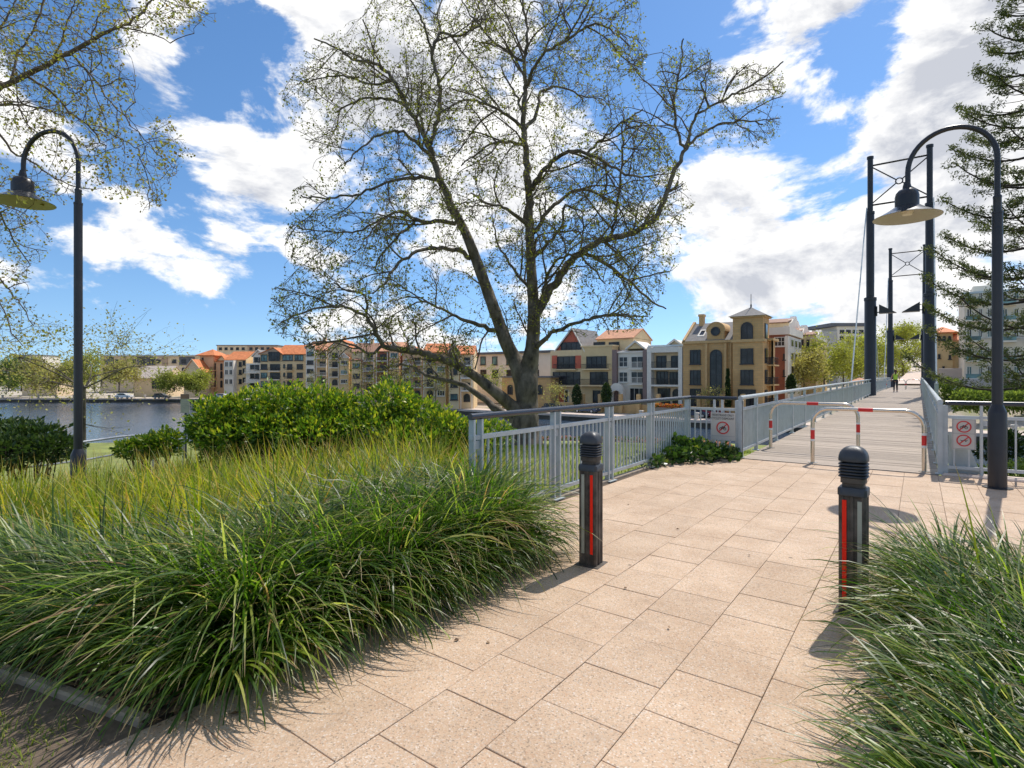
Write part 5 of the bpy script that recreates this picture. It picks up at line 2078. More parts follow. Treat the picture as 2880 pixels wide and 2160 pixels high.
i = 0
for (u, D, vt, vb, r, lm, lab) in [
    (2262, 92, 990, 1100, 46, 'leaf_olive', 'sparse brownish street tree by the red brick house'),
    (2318, 100, 955, 1092, 62, 'leaf_street', 'tall lime green street tree between the red brick house and the bridge'),
    (2372, 108, 940, 1085, 60, 'leaf_street', 'lime green street tree in front of the distant apartments'),
    (2420, 118, 950, 1082, 52, 'leaf_street', 'lime green street tree left of the nearer left mast'),
    (2470, 122, 945, 1076, 50, 'leaf_street', 'lime green street tree between the left masts'),
    (2540, 112, 918, 1066, 55, 'leaf_street', 'tall lime green street tree above the walker on the bridge'),
    (2570, 135, 912, 1060, 48, 'leaf_street', 'lime green street tree beside the far path'),
    (2505, 140, 930, 1064, 46, 'leaf_street', 'lime green street tree behind the farther left mast')]:
    i += 1
    tree_at(lab, u, D, vt, vb, r, lm, n_limb=10, n_leaf=5000, n_tw=340, lsize=.36, trunk=.17, crown0=.16, spread=.45, seed=20 + i)
for (u, D, vt, vb, r, lm, lab) in [
    (25, 152, 1002, 1096, 50, 'leaf_green', 'green round tree at the far left of the opposite bank'),
    (100, 160, 1010, 1096, 52, 'leaf_olive', 'olive tree left of the lamp post on the opposite bank'),
    (165, 150, 1016, 1098, 46, 'leaf_olive', 'brownish tree with pale trunk left of the lamp post'),
    (215, 156, 1006, 1096, 44, 'leaf_olive', 'olive tree just right of the lamp post on the opposite bank'),
    (60, 158, 1030, 1098, 40, 'leaf_olive', 'low olive tree between the green tree and the lamp post'),
    (265, 150, 994, 1096, 58, 'leaf_street', 'tall pale green tree right of the lamp post on the opposite bank'),
    (335, 152, 1024, 1098, 44, 'leaf_olive', 'thin olive tree in front of the tiled hall'),
    (490, 146, 1034, 1098, 34, 'leaf_street', 'pale lime tree in front of the gabled cottage'),
    (552, 148, 1040, 1100, 34, 'leaf_street', 'pale lime tree in front of the tower house')]:
    i += 1
    tree_at(lab, u, D, vt, vb, r, lm, n_leaf=5200, n_tw=380, lsize=.44, trunk=.2, crown0=.08, spread=.5, n_limb=8, seed=40 + i, group='trees on the far bank', name='bank_tree')
for (u, D, vt, vb, r, lm, lab) in [
    (880, 140, 1050, 1112, 22, 'leaf_olive', 'thin leafless street tree before the beige townhouse'),
    (1000, 125, 1040, 1118, 34, 'leaf_olive', 'thin olive street tree before the townhouses at the left of the boughs'),
    (1110, 112, 1040, 1130, 40, 'leaf_olive', 'thin olive street tree before the brown townhouse'),
    (1225, 100, 1030, 1140, 46, 'leaf_olive', 'thin olive street tree under the low boughs'),
    (1395, 88, 1020, 1120, 34, 'leaf_street', 'bushy yellow green tree left of the low sandstone cottage'),
    (1560, 82, 1070, 1165, 30, 'leaf_olive', 'bare twiggy street tree before the red gabled house'),
    (1998, 81, 1070, 1165, 34, 'leaf_olive', 'bare brownish tree in front of the sandstone house')]:
    i += 1
    tree_at(lab, u, D, vt, vb, r, lm, n_leaf=900, n_tw=240, lsize=.22, trunk=.10, crown0=.25, spread=.25, seed=60 + i, group='young street trees on the quay', name='young_tree')

# thin small tree in front of the water, behind the left lamp post
b_ = atd(236, 1245, 19)
small_tree('young_tree', 'thin low branching tree with brown foliage behind the left lamp post', (b_.x, b_.y, b_.z - .6), 4.6, 2.7, 'leaf_olive', 'bark', n_limb=18, n_tw=560, n_leaf=3000, lsize=.085, trunk=.075, crown0=.42, spread=.18, seed=5)


# ---- cypress and round topiary by the sandstone house
def topiary(label, u, v0, v1, wpx, y, mat, name='topiary'):
    a, c = aty(u, v0, y), aty(u, v1, y)
    h, r = a.z - c.z, wpx / FPX * y * 1.05 * .5
    n = 1400
    z = RNG.random(n)
    prof = np.sin(np.clip(z * .93 + .07, 0, 1) * PI) ** .6 if name != 'cypress' else (1 - z) ** .7 * np.minimum(1, z * 9 + .2)
    a_ = RNG.random(n) * 2 * PI
    rr = r * prof * np.sqrt(RNG.uniform(.55, 1, n))
    C = np.stack([rr * np.cos(a_), rr * np.sin(a_), z * h], 1)
    V_, F_, A_ = leaf_cloud(C, np.full(n, .30), np.clip(RNG.normal(.45, .25, n), 0, 1), .6)
    root = thing(name, label, 'tree' if name == 'cypress' else 'shrub', (c.x, c.y, c.z))
    obj('foliage', np_mesh('foliage', V_, F_, M[mat], A_), parent=root)
    obj('stem', MB().tube([(0, 0, -.2), (0, 0, h * .5)], [.12, .06], 6), M['bark_dark'], root)


topiary('dark narrow cypress against the front of the sandstone house', 2047, 1038, 1150, 15, 84, 'leaf_dark', 'cypress')
topiary('dark round topiary bush beside the red brick house', 2225, 1055, 1105, 21, 92, 'leaf_dark')
topiary('dark evergreen bush in front of the pale balcony house', 688, 1064, 1104, 24, 125, 'leaf_dark', 'evergreen_bush')
topiary('dark evergreen bush in front of the glazed corner house', 738, 1076, 1104, 30, 122, 'leaf_dark', 'evergreen_bush')
topiary('dark evergreen bush before the cream house with the orange roof', 1706, 1078, 1135, 30, 82, 'leaf_dark', 'evergreen_bush')
topiary('dark evergreen bush before the red gabled house', 1622, 1082, 1140, 28, 82, 'leaf_dark', 'evergreen_bush')

# ---- Norfolk pine on the right
pb_ = aty(2975, 1060, 24.5)
px0, py0 = pb_.x, pb_.y
pzb = terr(px0, py0)
np_ = Tree()
H = 18.5
np_.path([Vector((0, 0, -.3)), Vector((0, 0, 4)), Vector((.05, 0, 10)), Vector((0, 0, H))], [.30, .26, .18, .05])
tufts = []
z = 3.6
wh = 0
while z < H - .6:
    Lb = 4.0 * (1 - z / (H + 5)) + .5
    nb = 6
    for q in range(nb):
        a = 2 * PI * (q + .37 * wh + random.uniform(-.12, .12)) / nb
        L_ = Lb * random.uniform(.72, 1.12)
        zz0 = z + random.uniform(-.15, .15)
        pts = []
        for k_ in range(9):
            t = k_ / 8
            d = L_ * t
            zz_ = zz0 + L_ * (-.16 * math.sin(t * PI * .9) + .24 * t * t - .05)
            pts.append(Vector((math.cos(a + .05 * math.sin(t * 5)) * d, math.sin(a + .05 * math.sin(t * 5)) * d, zz_)))
        np_.path(pts, [.045 * (1 - .8 * t / 8) + .006 for t in range(9)])
        side = Vector((-math.sin(a), math.cos(a), 0))
        out = Vector((math.cos(a), math.sin(a), 0))
        nt = 15 if z < 9 else 11 if z < 15 else 7
        for k_ in range(nt):
            t = .34 + .66 * (k_ + random.random() * .6) / nt
            if random.random() < .12:
                continue
            i0 = min(int(t * 8), 7)
            p = pts[i0].lerp(pts[i0 + 1], t * 8 - i0)
            sgn = 1 if k_ % 2 else -1
            sl = (1 - t) * 1.15 + .22
            tip = p + side * sgn * sl * random.uniform(.4, .9) + out * sl * .6 + Vector((0, 0, random.uniform(.04, .22)))
            mid = p.lerp(tip, .5) - Vector((0, 0, .04))
            np_.path([p, mid, tip], [.014, .011, .008])
            tufts.append((tip, (tip - mid).normalized(), .30))
            if random.random() < .35:
                tufts.append((mid, (tip - mid).normalized(), .22))
        tufts.append((pts[-1], (pts[-1] - pts[-2]).normalized(), .28))
    z += .92
    wh += 1
nroot = thing('norfolk_pine', 'tall Norfolk pine with tiered upturned branches at the right edge', 'tree', (px0, py0, pzb))
np_.wood('trunk', M['bark_dark'], nroot, sides=((.1, 10), (.03, 6), (0, 4)))
C, Sz = [], []
for (p, d, s_) in tufts:
    k_ = 46
    for _ in range(k_):
        q = Vector((random.gauss(0, 1), random.gauss(0, 1), random.gauss(0, 1)))
        q.normalize()
        q *= random.random() ** .4
        a_ = q.dot(d)
        q = q + d * a_ * .55
        C.append(tuple(p + q * s_ * .50 + Vector((0, 0, .03))))
        Sz.append(random.uniform(.07, .13))
V_, F_, A_ = leaf_cloud(np.array(C), np.array(Sz), np.clip(RNG.normal(.5, .25, len(C)), 0, 1), .34)
obj('needles', np_mesh('needles', V_, F_, M['needle'], A_), parent=nroot)
# ------------------------------------------------------------------ shrubs
def shrub(name, label, lobes, n, lsize, mat, aspect=.5, young=.5, zb=None, stems=7):
    """lobes: (u, v, D, radius across px, radius up px) -> leafy ellipsoids"""
    P, Nn, up = [], [], []
    w = np.array([l[3] * l[4] for l in lobes], float)
    w /= w.sum()
    cent = []
    for l in lobes:
        c = atd(l[0], l[1], l[2])
        cent.append((c, l[3] / FPX * l[2], l[4] / FPX * l[2]))
    cnt = RNG.multinomial(n, w)
    for (c, a, b), k in zip(cent, cnt):
        d = RNG.normal(0, 1, (k, 3))
        d /= np.linalg.norm(d, axis=1, keepdims=True)
        r = 1 - np.abs(RNG.normal(0, .16, k))
        bump = 1 + .30 * np.sin(d[:, 0] * 7 + c.x * 3) * np.sin(d[:, 1] * 6 + c.y * 5) + .14 * np.sin(d[:, 2] * 11 + c.x * 7) + RNG.normal(0, .06, k)
        q = d * (r * bump)[:, None] * np.array([a, a, b])
        P.append(q + np.array(c))
        Nn.append(d)
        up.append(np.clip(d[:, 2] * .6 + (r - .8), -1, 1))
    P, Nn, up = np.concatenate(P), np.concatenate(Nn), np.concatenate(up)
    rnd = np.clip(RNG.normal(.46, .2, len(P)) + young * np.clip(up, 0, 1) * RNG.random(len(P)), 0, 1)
    org = Vector(tuple(P.mean(0)))
    org.z = zb if zb is not None else P[:, 2].min() - .3
    keep = P[:, 2] > org.z
    P, Nn, rnd = P[keep], Nn[keep], rnd[keep]
    dirs = Nn * .9 + np.array([0, 0, .35])
    V_, F_, A_ = leaf_cloud(P - np.array(org), lsize * RNG.uniform(.6, 1.45, len(P)), rnd, aspect, dirs=dirs)
    root = thing(name, label, 'shrub', org)
    obj('foliage', np_mesh('foliage', V_, F_, M[mat], A_), parent=root)
    mb = MB()
    for (c, a, b) in cent:
        for _ in range(stems):
            e = c - org + Vector((random.uniform(-.6, .6) * a, random.uniform(-.6, .6) * a, random.uniform(-.2, .7) * b))
            s0 = Vector((e.x * .7, e.y * .7, 0))
            mb.tube([s0, s0.lerp(e, .5) + Vector((random.gauss(0, .05), random.gauss(0, .05), .05)), e], [.018, .012, .006], 5)
    obj('stems', mb, M['bark_dark'], root)
    return root


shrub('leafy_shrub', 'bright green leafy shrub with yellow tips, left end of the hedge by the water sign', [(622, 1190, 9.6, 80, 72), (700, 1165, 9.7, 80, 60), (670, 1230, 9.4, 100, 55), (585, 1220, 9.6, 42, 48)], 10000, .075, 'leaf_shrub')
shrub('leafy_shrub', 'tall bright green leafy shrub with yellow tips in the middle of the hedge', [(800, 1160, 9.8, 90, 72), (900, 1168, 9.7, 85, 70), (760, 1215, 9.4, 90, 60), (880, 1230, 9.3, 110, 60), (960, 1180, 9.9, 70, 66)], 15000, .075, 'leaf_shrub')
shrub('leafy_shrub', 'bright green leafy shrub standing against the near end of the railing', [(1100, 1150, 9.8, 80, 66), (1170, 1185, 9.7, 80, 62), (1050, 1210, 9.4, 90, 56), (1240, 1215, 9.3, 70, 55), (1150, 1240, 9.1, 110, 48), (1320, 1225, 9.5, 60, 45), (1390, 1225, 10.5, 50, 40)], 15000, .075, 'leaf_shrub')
shrub('dark_shrub', 'dark green shrub at the left edge beside the water', [(20, 1225, 12, 70, 45), (90, 1240, 11.6, 75, 48), (150, 1262, 11.2, 60, 35), (0, 1270, 10.8, 90, 40)], 6500, .10, 'leaf_dark', young=.4)
shrub('low_shrub', 'low light green shrub behind the pipe handrail left of the hedge', [(420, 1255, 12.6, 40, 30), (470, 1248, 12.8, 36, 36), (370, 1262, 12.4, 40, 24)], 2600, .09, 'leaf_shrub', young=.5)
shrub('ivy_patch', 'low glossy ivy spilling over the paving at the railing corner', [(1880, 1278, 9.4, 60, 22), (1950, 1272, 9.7, 70, 30), (2020, 1284, 9.7, 50, 22), (1905, 1255, 9.7, 30, 26), (1820, 1296, 8.9, 40, 14), (2062, 1284, 9.8, 20, 18)], 2600, .075, 'leaf_ivy', aspect=.8, young=.35, zb=0.0, stems=2)
shrub('low_shrub', 'low green shrub seen through the right railing below the sign', [(2712, 1336, 10.8, 28, 16), (2765, 1330, 11.0, 26, 18)], 900, .07, 'leaf_green', zb=-.9)
shrub('low_shrub', 'low green shrub seen through the railing right of the lamp post', [(2850, 1326, 11, 30, 20), (2905, 1318, 11.2, 36, 28)], 1100, .07, 'leaf_green', zb=-.9)
shrub('spiky_shrub', 'dark shrub between the rocks behind the right railing', [(2835, 1255, 14, 30, 40), (2775, 1265, 15, 22, 22)], 1400, .10, 'leaf_dark', zb=-1.4)
# hedges and shrubs beyond the far quay, right of the bridge
for (u0, u1, v0, v1, y, lab) in ((2690, 3000, 1108, 1150, 88, 'long clipped hedge on the far bank right of the bridge'), (2640, 2690, 1072, 1132, 93, 'big rounded shrub at the far bridge landing'),
                                 (2700, 2830, 1098, 1112, 95, 'low hedge strip in front of the pale retaining wall'), (2842, 3000, 1085, 1125, 98, 'loose shrub right of the lamp post on the far bank')):
    D_ = (aty((u0 + u1) / 2, 1100, y) - Vector((0, 0, CAM_H))).dot(Vector((-SA, CA, 0)))
    k_ = max(2, int((u1 - u0) / 26))
    shrub('hedge' if u1 - u0 > 60 else 'round_shrub', lab, [(u0 + (u1 - u0) * (i + .5) / k_, (v0 + v1) / 2, D_, (u1 - u0) / k_ * .75, (v1 - v0) * .55) for i in range(k_)], 500 * k_, .42, 'leaf_green', stems=1)
# rocks on the bank under the right railing
M['rock'] = pm('bank_rock', (.30, .25, .20), .9, var=.35, scale=2.5, bump=.6, bscale=12)


def rock(x, y, z, r, sd_, lab):
    bm = bmesh.new()
    bmesh.ops.create_icosphere(bm, subdivisions=2, radius=r)
    rr = random.Random(sd_)
    o3 = Vector((rr.uniform(0, 9), rr.uniform(0, 9), rr.uniform(0, 9)))
    from mathutils import noise as nz_
    for v in bm.verts:
        v.co *= 1 + .45 * nz_.noise(v.co * (1.6 / r) + o3)
        v.co.z *= .62
    me = bpy.data.meshes.new('rock')
    bm.to_mesh(me)
    bm.free()
    me.materials.append(M['rock'])
    o = bpy.data.objects.new('rock', me)
    COL.objects.link(o)
    o.location = (x, y, z)
    tag(o, lab, 'rock', 'rocks on the bank behind the right railing')


for i in range(26):
    x = random.uniform(.9, 5.5)
    y = random.uniform(15, 24)
    rock(x, y, terr(x, y) + .08, random.uniform(.25, .6), i, 'grey brown rock lying on the bank behind the right railing')

# ------------------------------------------------------------------ strappy grass
M['blade'] = ramp_mat('strappy_blade', [(0, (.018, .052, .006)), (.38, (.060, .135, .012)), (.62, (.14, .24, .022)), (.80, (.42, .49, .09)), (.93, (.58, .54, .22)), (.97, (.42, .26, .12)), (1, (.36, .22, .10))], .40, .54, tipcol=(.45, .33, .20), spec=.62, tipstart=.93)
M['blade_y'] = ramp_mat('upright_blade', [(0, (.08, .14, .010)), (.35, (.20, .27, .018)), (.65, (.38, .40, .03)), (.85, (.58, .47, .05)), (1, (.64, .38, .07))], .5, .50, tipcol=(.42, .27, .08), spec=.4, tipstart=.92)
M['lawn_blade'] = ramp_mat('lawn_blade', [(0, (.09, .14, .02)), (.5, (.18, .25, .03)), (1, (.38, .38, .07))], .5, .4)


def clumps(cs, nb, L, Ls, w, lean, droop, segs=6, spread=.05, zf=None, out=None):
    """cs: clump centres; blades fan out all round each centre"""
    B_, A_, L_, W_, LE, DR, RN = [], [], [], [], [], [], []
    for (x, y, k_) in cs:
        n = int(nb * k_)
        az = RNG.random(n) * 2 * PI
        rr = spread * np.sqrt(RNG.random(n))
        bx, by = x + rr * np.cos(az), y + rr * np.sin(az)
        bz = np.full(n, zf(x, y) if zf else .0)
        l_ = np.clip(RNG.normal(L, Ls, n), L * .35, L * 1.5) * (.85 + .3 * k_ * .5)
        az = az + RNG.normal(0, .5, n)
        if out:
            ox, oy = out(x, y)
            az = np.arctan2(np.sin(az) + oy, np.cos(az) + ox)
        le = np.abs(RNG.normal(lean[0], lean[1], n))
        dr = np.clip(RNG.normal(droop[0], droop[1], n), .1, 2.6)
        B_.append(np.stack([bx, by, bz], 1))
        A_.append(az)
        L_.append(l_)
        W_.append(w * RNG.uniform(.65, 1.25, n))
        LE.append(le)
        DR.append(dr)
        RN.append(np.clip(RNG.normal(.45 + random.uniform(-.16, .16), .24, n), 0, 1))
    return blades(np.concatenate(B_), np.concatenate(A_), np.concatenate(L_), np.concatenate(W_), np.concatenate(LE), np.concatenate(DR), segs, np.concatenate(RN))


def grid_pts(x0, x1, y0, y1, st, jit, ok=None, k=(.8, 1.2)):
    out = []
    for x in np.arange(x0, x1, st):
        for y in np.arange(y0, y1, st):
            a, b = x + random.uniform(-jit, jit), y + random.uniform(-jit, jit)
            if ok is None or ok(a, b):
                out.append((a, b, random.uniform(*k)))
    return out


def bedz(x, y):
    return .02 if x > -3.6 else terr(x, y) + .05


cs = grid_pts(-5.3, -2.60, .75, 4.2, .23, .08, ok=lambda x, y: y > bed_y(x) + .45 and not (y > 3.85 and x > -3.15) and x < -2.63 and (x > -3.85 or y < bed_y(x) + .95))
cs = [(x, y, k_ * min(1.5, .74 + .25 * max(0, y - 1.25))) for x, y, k_ in cs]
P1 = clumps(cs, 175, .74, .15, .0130, (.30, .22), (1.62, .50), 8, .06, bedz, out=lambda x, y: ((x + 3.25) * 1.6, (y - 2.8) * .25 - .15))
cs = [(-2.60 + random.gauss(0, .03), 1.26 + .085 * i, random.uniform(.8, 1.1)) for i in range(31)] + [(-2.68 - .11 * i, bed_y(-2.68 - .11 * i) + .32 + random.gauss(0, .04), .9) for i in range(26)]
P2 = clumps(cs, 60, .50, .12, .0125, (.45, .25), (1.90, .45), 8, .04, bedz, out=lambda x, y: (1.1, -.35) if x > -2.66 else (-.3, -1.1))
V_, F_, A_ = merge_np([P1, P2])
tag(obj('strappy_grass', np_mesh('strappy_grass', V_, F_, M['blade'], A_)), 'dense dark green strappy grass arching over the left edge of the paving', 'grass', kind='stuff')

cs = grid_pts(-10.5, -3.95, -.2, 6.0, .50, .20, ok=lambda x, y: not (x > -4.6 and y > 4.6) and x < -3.9 and y > bed_y(x) + 1.0)
V_, F_, A_ = clumps(cs, 115, .76, .22, .0150, (.28, .20), (.66, .42), 7, .07, bedz)
tag(obj('upright_grass', np_mesh('upright_grass', V_, F_, M['blade_y'], A_)), 'tall upright yellow green grass behind the dark strappy grass', 'grass', kind='stuff')

cs = grid_pts(.16, 1.6, 1.75, 4.6, .22, .08, ok=lambda x, y: x > .20 - .06 * (y - 2))
V_, F_, A_ = clumps(cs, 215, .60, .11, .0120, (.38, .20), (1.50, .40), 8, .06, out=lambda x, y: (-.95 + .6 * max(0, x - .3), .15 * (y - 3)))
tag(obj('right_strappy_grass', np_mesh('right_strappy_grass', V_, F_, M['blade'], A_)), 'pale green strappy grass arching over the right edge of the paving', 'grass', kind='stuff')
# a few tall bright leaves standing out of the right hand clump
B0 = np.array([[.30, 3.95, 0], [.42, 3.9, 0], [.55, 4.1, 0], [.36, 4.1, 0], [.62, 4.0, 0]])
V_, F_, A_ = blades(B0, np.array([2.6, 2.9, .4, 2.2, 1.0]), np.array([.98, .90, 1.0, .7, .95]), np.full(5, .020), np.array([.05, .12, .05, .2, .1]), np.array([.25, .3, .2, .5, .2]), 7, np.array([.62, .75, .65, .6, .7]))
tag(obj('flax_leaves', np_mesh('flax_leaves', V_, F_, M['blade_y'], A_)), 'a few tall broad yellow green leaves rising from the right hand grass', 'plant')

# lawn tufts on the slope and weeds on the bare soil
n = 26000
x = RNG.uniform(-14, -3.7, n)
y = RNG.uniform(4.2, 17, n)
bz = np.array([terr(a, b) for a, b in zip(x, y)])
V_, F_, A_ = blades(np.stack([x, y, bz], 1), RNG.random(n) * 6.28, RNG.uniform(.06, .17, n), np.full(n, .010), RNG.uniform(0, .5, n), RNG.uniform(.1, .9, n), 2)
tag(obj('lawn_grass', np_mesh('lawn_grass', V_, F_, M['lawn_blade'], A_)), 'short lawn grass on the slope behind the railing', 'grass', kind='stuff')
cc = [(random.uniform(-3.7, -2.62), random.uniform(-.3, .78)) for _ in range(190)]
cc = [c for c in cc if c[1] < bed_y(c[0]) - .08 and (c[1] < .5 or random.random() < .45)]
pts = []
for (a, b) in cc:
    k_ = random.randint(10, 60)
    for _ in range(k_):
        px_, py_ = a + random.gauss(0, .07), b + random.gauss(0, .06)
        if px_ < -2.585:
            pts.append((px_, py_, -.03))
for _ in range(5200):
    a, b = random.uniform(-3.9, -2.6), random.uniform(-.5, .62)
    if b < .46 + .13 * math.sin(a * 9) + .3 * (a + 2.6) * .3 + random.gauss(0, .05):
        pts.append((a, b, -.03))
pts = np.array(pts)
n = len(pts)
V_, F_, A_ = blades(pts, RNG.random(n) * 6.28, RNG.uniform(.02, .075, n), RNG.uniform(.003, .007, n), RNG.uniform(.2, .9, n), RNG.uniform(.1, .8, n), 3)
tag(obj('weed_grass', np_mesh('weed_grass', V_, F_, M['lawn_blade'], A_)), 'thin patches of green grass on the bare soil at the lower left', 'grass', kind='stuff')
# pink flower strip far below on the lawn edge
n = 5000
x = RNG.uniform(-34, -8, n)
y = 30 + RNG.uniform(-.5, .5, n)
bz = np.array([terr(a, b) for a, b in zip(x, y)]) + RNG.uniform(.02, .25, n)
M['flower'] = ramp_mat('pink_flowers', [(0, (.06, .12, .03)), (.6, (.12, .18, .04)), (.65, (.55, .18, .22)), (1, (.60, .32, .34))], .6, .3)
V_, F_, A_ = leaf_cloud(np.stack([x, y, bz], 1), np.full(n, .20), RNG.random(n), .8)
tag(obj('flower_bed', np_mesh('flower_bed', V_, F_, M['flower'], A_)), 'long strip of pink flowers at the foot of the lawn by the water', 'flower bed', kind='stuff')
# leaf litter on the bed edge
n = 900
x = np.concatenate([RNG.normal(-2.62, .09, n // 2), RNG.uniform(-3.5, -2.6, n // 2)])
y = np.concatenate([RNG.uniform(.95, 3.8, n // 2), .97 + .25 * (x[n // 2:] + 2.58) + RNG.uniform(0, .25, n // 2)])
V_, F_, A_ = leaf_cloud(np.stack([x, y, np.full(n, .03) + RNG.random(n) * .015], 1), RNG.uniform(.02, .06, n), RNG.random(n), .5, flat=.85, nrm=np.tile([[0, 0, 1.0]], (n, 1)))
M['dry'] = ramp_mat('dry_leaf', [(0, (.09, .05, .025)), (.6, (.20, .12, .06)), (1, (.36, .24, .13))], .8, .1)
tag(obj('leaf_litter', np_mesh('leaf_litter', V_, F_, M['dry'], A_)), 'dry brown leaf litter under the left grass', 'leaf litter', kind='stuff')
for i, (u, v) in enumerate([(640, 2015), (1276, 1806), (1368, 1806), (1880, 1765), (2106, 1565), (1764, 1655), (1770, 1420), (1480, 1560), (2305, 1420), (1900, 1490)]):
    p = gz(u, v)
    V_, F_, A_ = leaf_cloud(np.array([[0, 0, .006]]), np.array([random.uniform(.02, .04) if i else .06]), np.array([random.random() * .7]), .55, flat=.9, nrm=np.array([[0, 0, 1.0]]))
    o = obj('fallen_leaf', np_mesh('fallen_leaf', V_, F_, M['dry'], A_))
    o.location = (p.x, p.y, .003)
    tag(o, 'small dry brown leaf lying on the pale paving', 'leaf', 'fallen leaves on the paving')
# ------------------------------------------------------------------ bollards
def bollard(x, y, label, red_right, rz=0.0):
    root = thing('bollard', label, 'bollard', (x, y, 0), rz, 'bollards at the path')
    h = .072
    pr = []
    ch = .012
    # fluted square post: each face has two shallow grooves
    prof = []
    side = [(-h + ch, -h), (-.045, -h), (-.041, -h + .006), (-.012, -h + .006), (-.008, -h), (.008, -h), (.012, -h + .006), (.041, -h + .006), (.045, -h), (h - ch, -h)]
    for q in range(4):
        c_, s_ = math.cos(q * PI / 2), math.sin(q * PI / 2)
        prof += [(a * c_ - b * s_, a * s_ + b * c_) for a, b in side]
    obj('post', MB().prism(prof, .0, .725, 'xy'), M['bollard'], root)
    obj('base_plate', MB().cbox(-.10, .10, -.10, .10, -.02, .006, .004), M['bollard'], root)
    cp = MB()
    cp.lathe([(.074, .7255), (.0785, .728), (.0785, .768), (.072, .776), (0, .776)], 32, sq=9)
    obj('collar', cp, M['bollard_cap'], root, smooth=True)
    nk = MB()
    nk.lathe([(.058, .7765), (.058, .80), (.066, .803), (.066, .833), (.050, .836), (.050, .845)], 32, sq=6)
    obj('neck', nk, M['bollard'], root, smooth=True)
    for i in range(5):
        z0 = .842 + i * .0185
        lv = MB()
        lv.lathe([(.052, z0), (.076, z0 - .004), (.0785, z0), (.074, z0 + .006), (.054, z0 + .0125)], 32, sq=5)
        obj('louvre', lv, M['bollard_cap'], root, smooth=True)
    cr = MB()
    cr.lathe([(.05, .84), (.05, .938)], 16)
    obj('core', cr, M['steel_dark'], root)
    dm = MB()
    dm.lathe([(.060, .932), (.0775, .935), (.0785, .944), (.0765, .965), (.071, .985), (.060, 1.003), (.045, 1.016), (.026, 1.024), (.010, 1.027), (0, 1.0272)], 36, sq=4.2)
    obj('cap', dm, M['bollard_cap'], root, smooth=True)
    xr = .036 if red_right else -.040
    for (xx, m_, nm) in ((xr, 'red', 'red_strip'), (-xr, 'pale_strip', 'pale_strip')):
        obj(nm, MB().box(xx - .0115, xx + .0115, -h - .0015, -h + .0075, .095, .70), M[m_], root)
    for (yy, m_, nm) in ((.028, 'pale_strip', 'pale_strip'),):
        pass
    return root


bollard(-2.045, 3.80, 'black square bollard with a red strip standing clear beside the left grass', True, math.radians(4))
bollard(-.32, 3.97, 'black square bollard with a red strip half hidden by the right grass', False, math.radians(-3))

# ------------------------------------------------------------------ staggered hoop barriers
def hoop(x0, x1, y, z, label, H=.945, r=.031, detail=True):
    root = thing('hoop_barrier', label, 'barrier', ((x0 + x1) / 2, y, z), 0, 'staggered hoop barriers on the bridge')
    a = (x1 - x0) / 2
    R = .24
    top = H - r
    pts = [(-a, 0, 0), (-a, 0, top - R)]
    pts += [(-a + R - R * math.cos(t), 0, top - R + R * math.sin(t)) for t in np.linspace(.12, PI / 2, 9)]
    pts += [(a - R + R * math.sin(t), 0, top - R + R * math.cos(t)) for t in np.linspace(0, PI / 2 - .12, 9)]
    pts += [(a, 0, top - R), (a, 0, 0)]
    obj('tube', MB().tube(pts, r, 14), M['stainless'], root, smooth=True)
    e = r + .0015

    def band(p, q, m_, nm):
        obj(nm, MB().tube([p, q], e, 14), M[m_], root, smooth=True)
    band((-.10, 0, top), (.10, 0, top), 'red_band', 'red_band')
    for s in (-1, 1):
        band((s * a, 0, .40), (s * a, 0, .55), 'red_band', 'red_band')
        band((s * a, 0, .551), (s * a, 0, .585), 'white_band', 'white_band')
        band((s * a, 0, .365), (s * a, 0, .399), 'white_band', 'white_band')
        fl = MB().lathe([(.075, 0), (.075, .008), (0, .008)], 16, (s * a, 0, 0))
        obj('flange', fl, M['stainless'], root)


hoop(-2.40, -.90, 12.04, deck_z(12) + .008, 'left stainless hoop barrier with red bands, set back on the bridge deck')
hoop(-1.43, .07, 10.44, deck_z(10.4) + .008, 'right stainless hoop barrier with red bands at the front of the bridge deck')
hoop(-2.42, -.98, 63.0, deck_z(63) + .008, 'tiny far hoop barrier beyond the walker, left one')
hoop(-.95, .16, 66.0, deck_z(66) + .008, 'tiny far hoop barrier beyond the walker, right one')

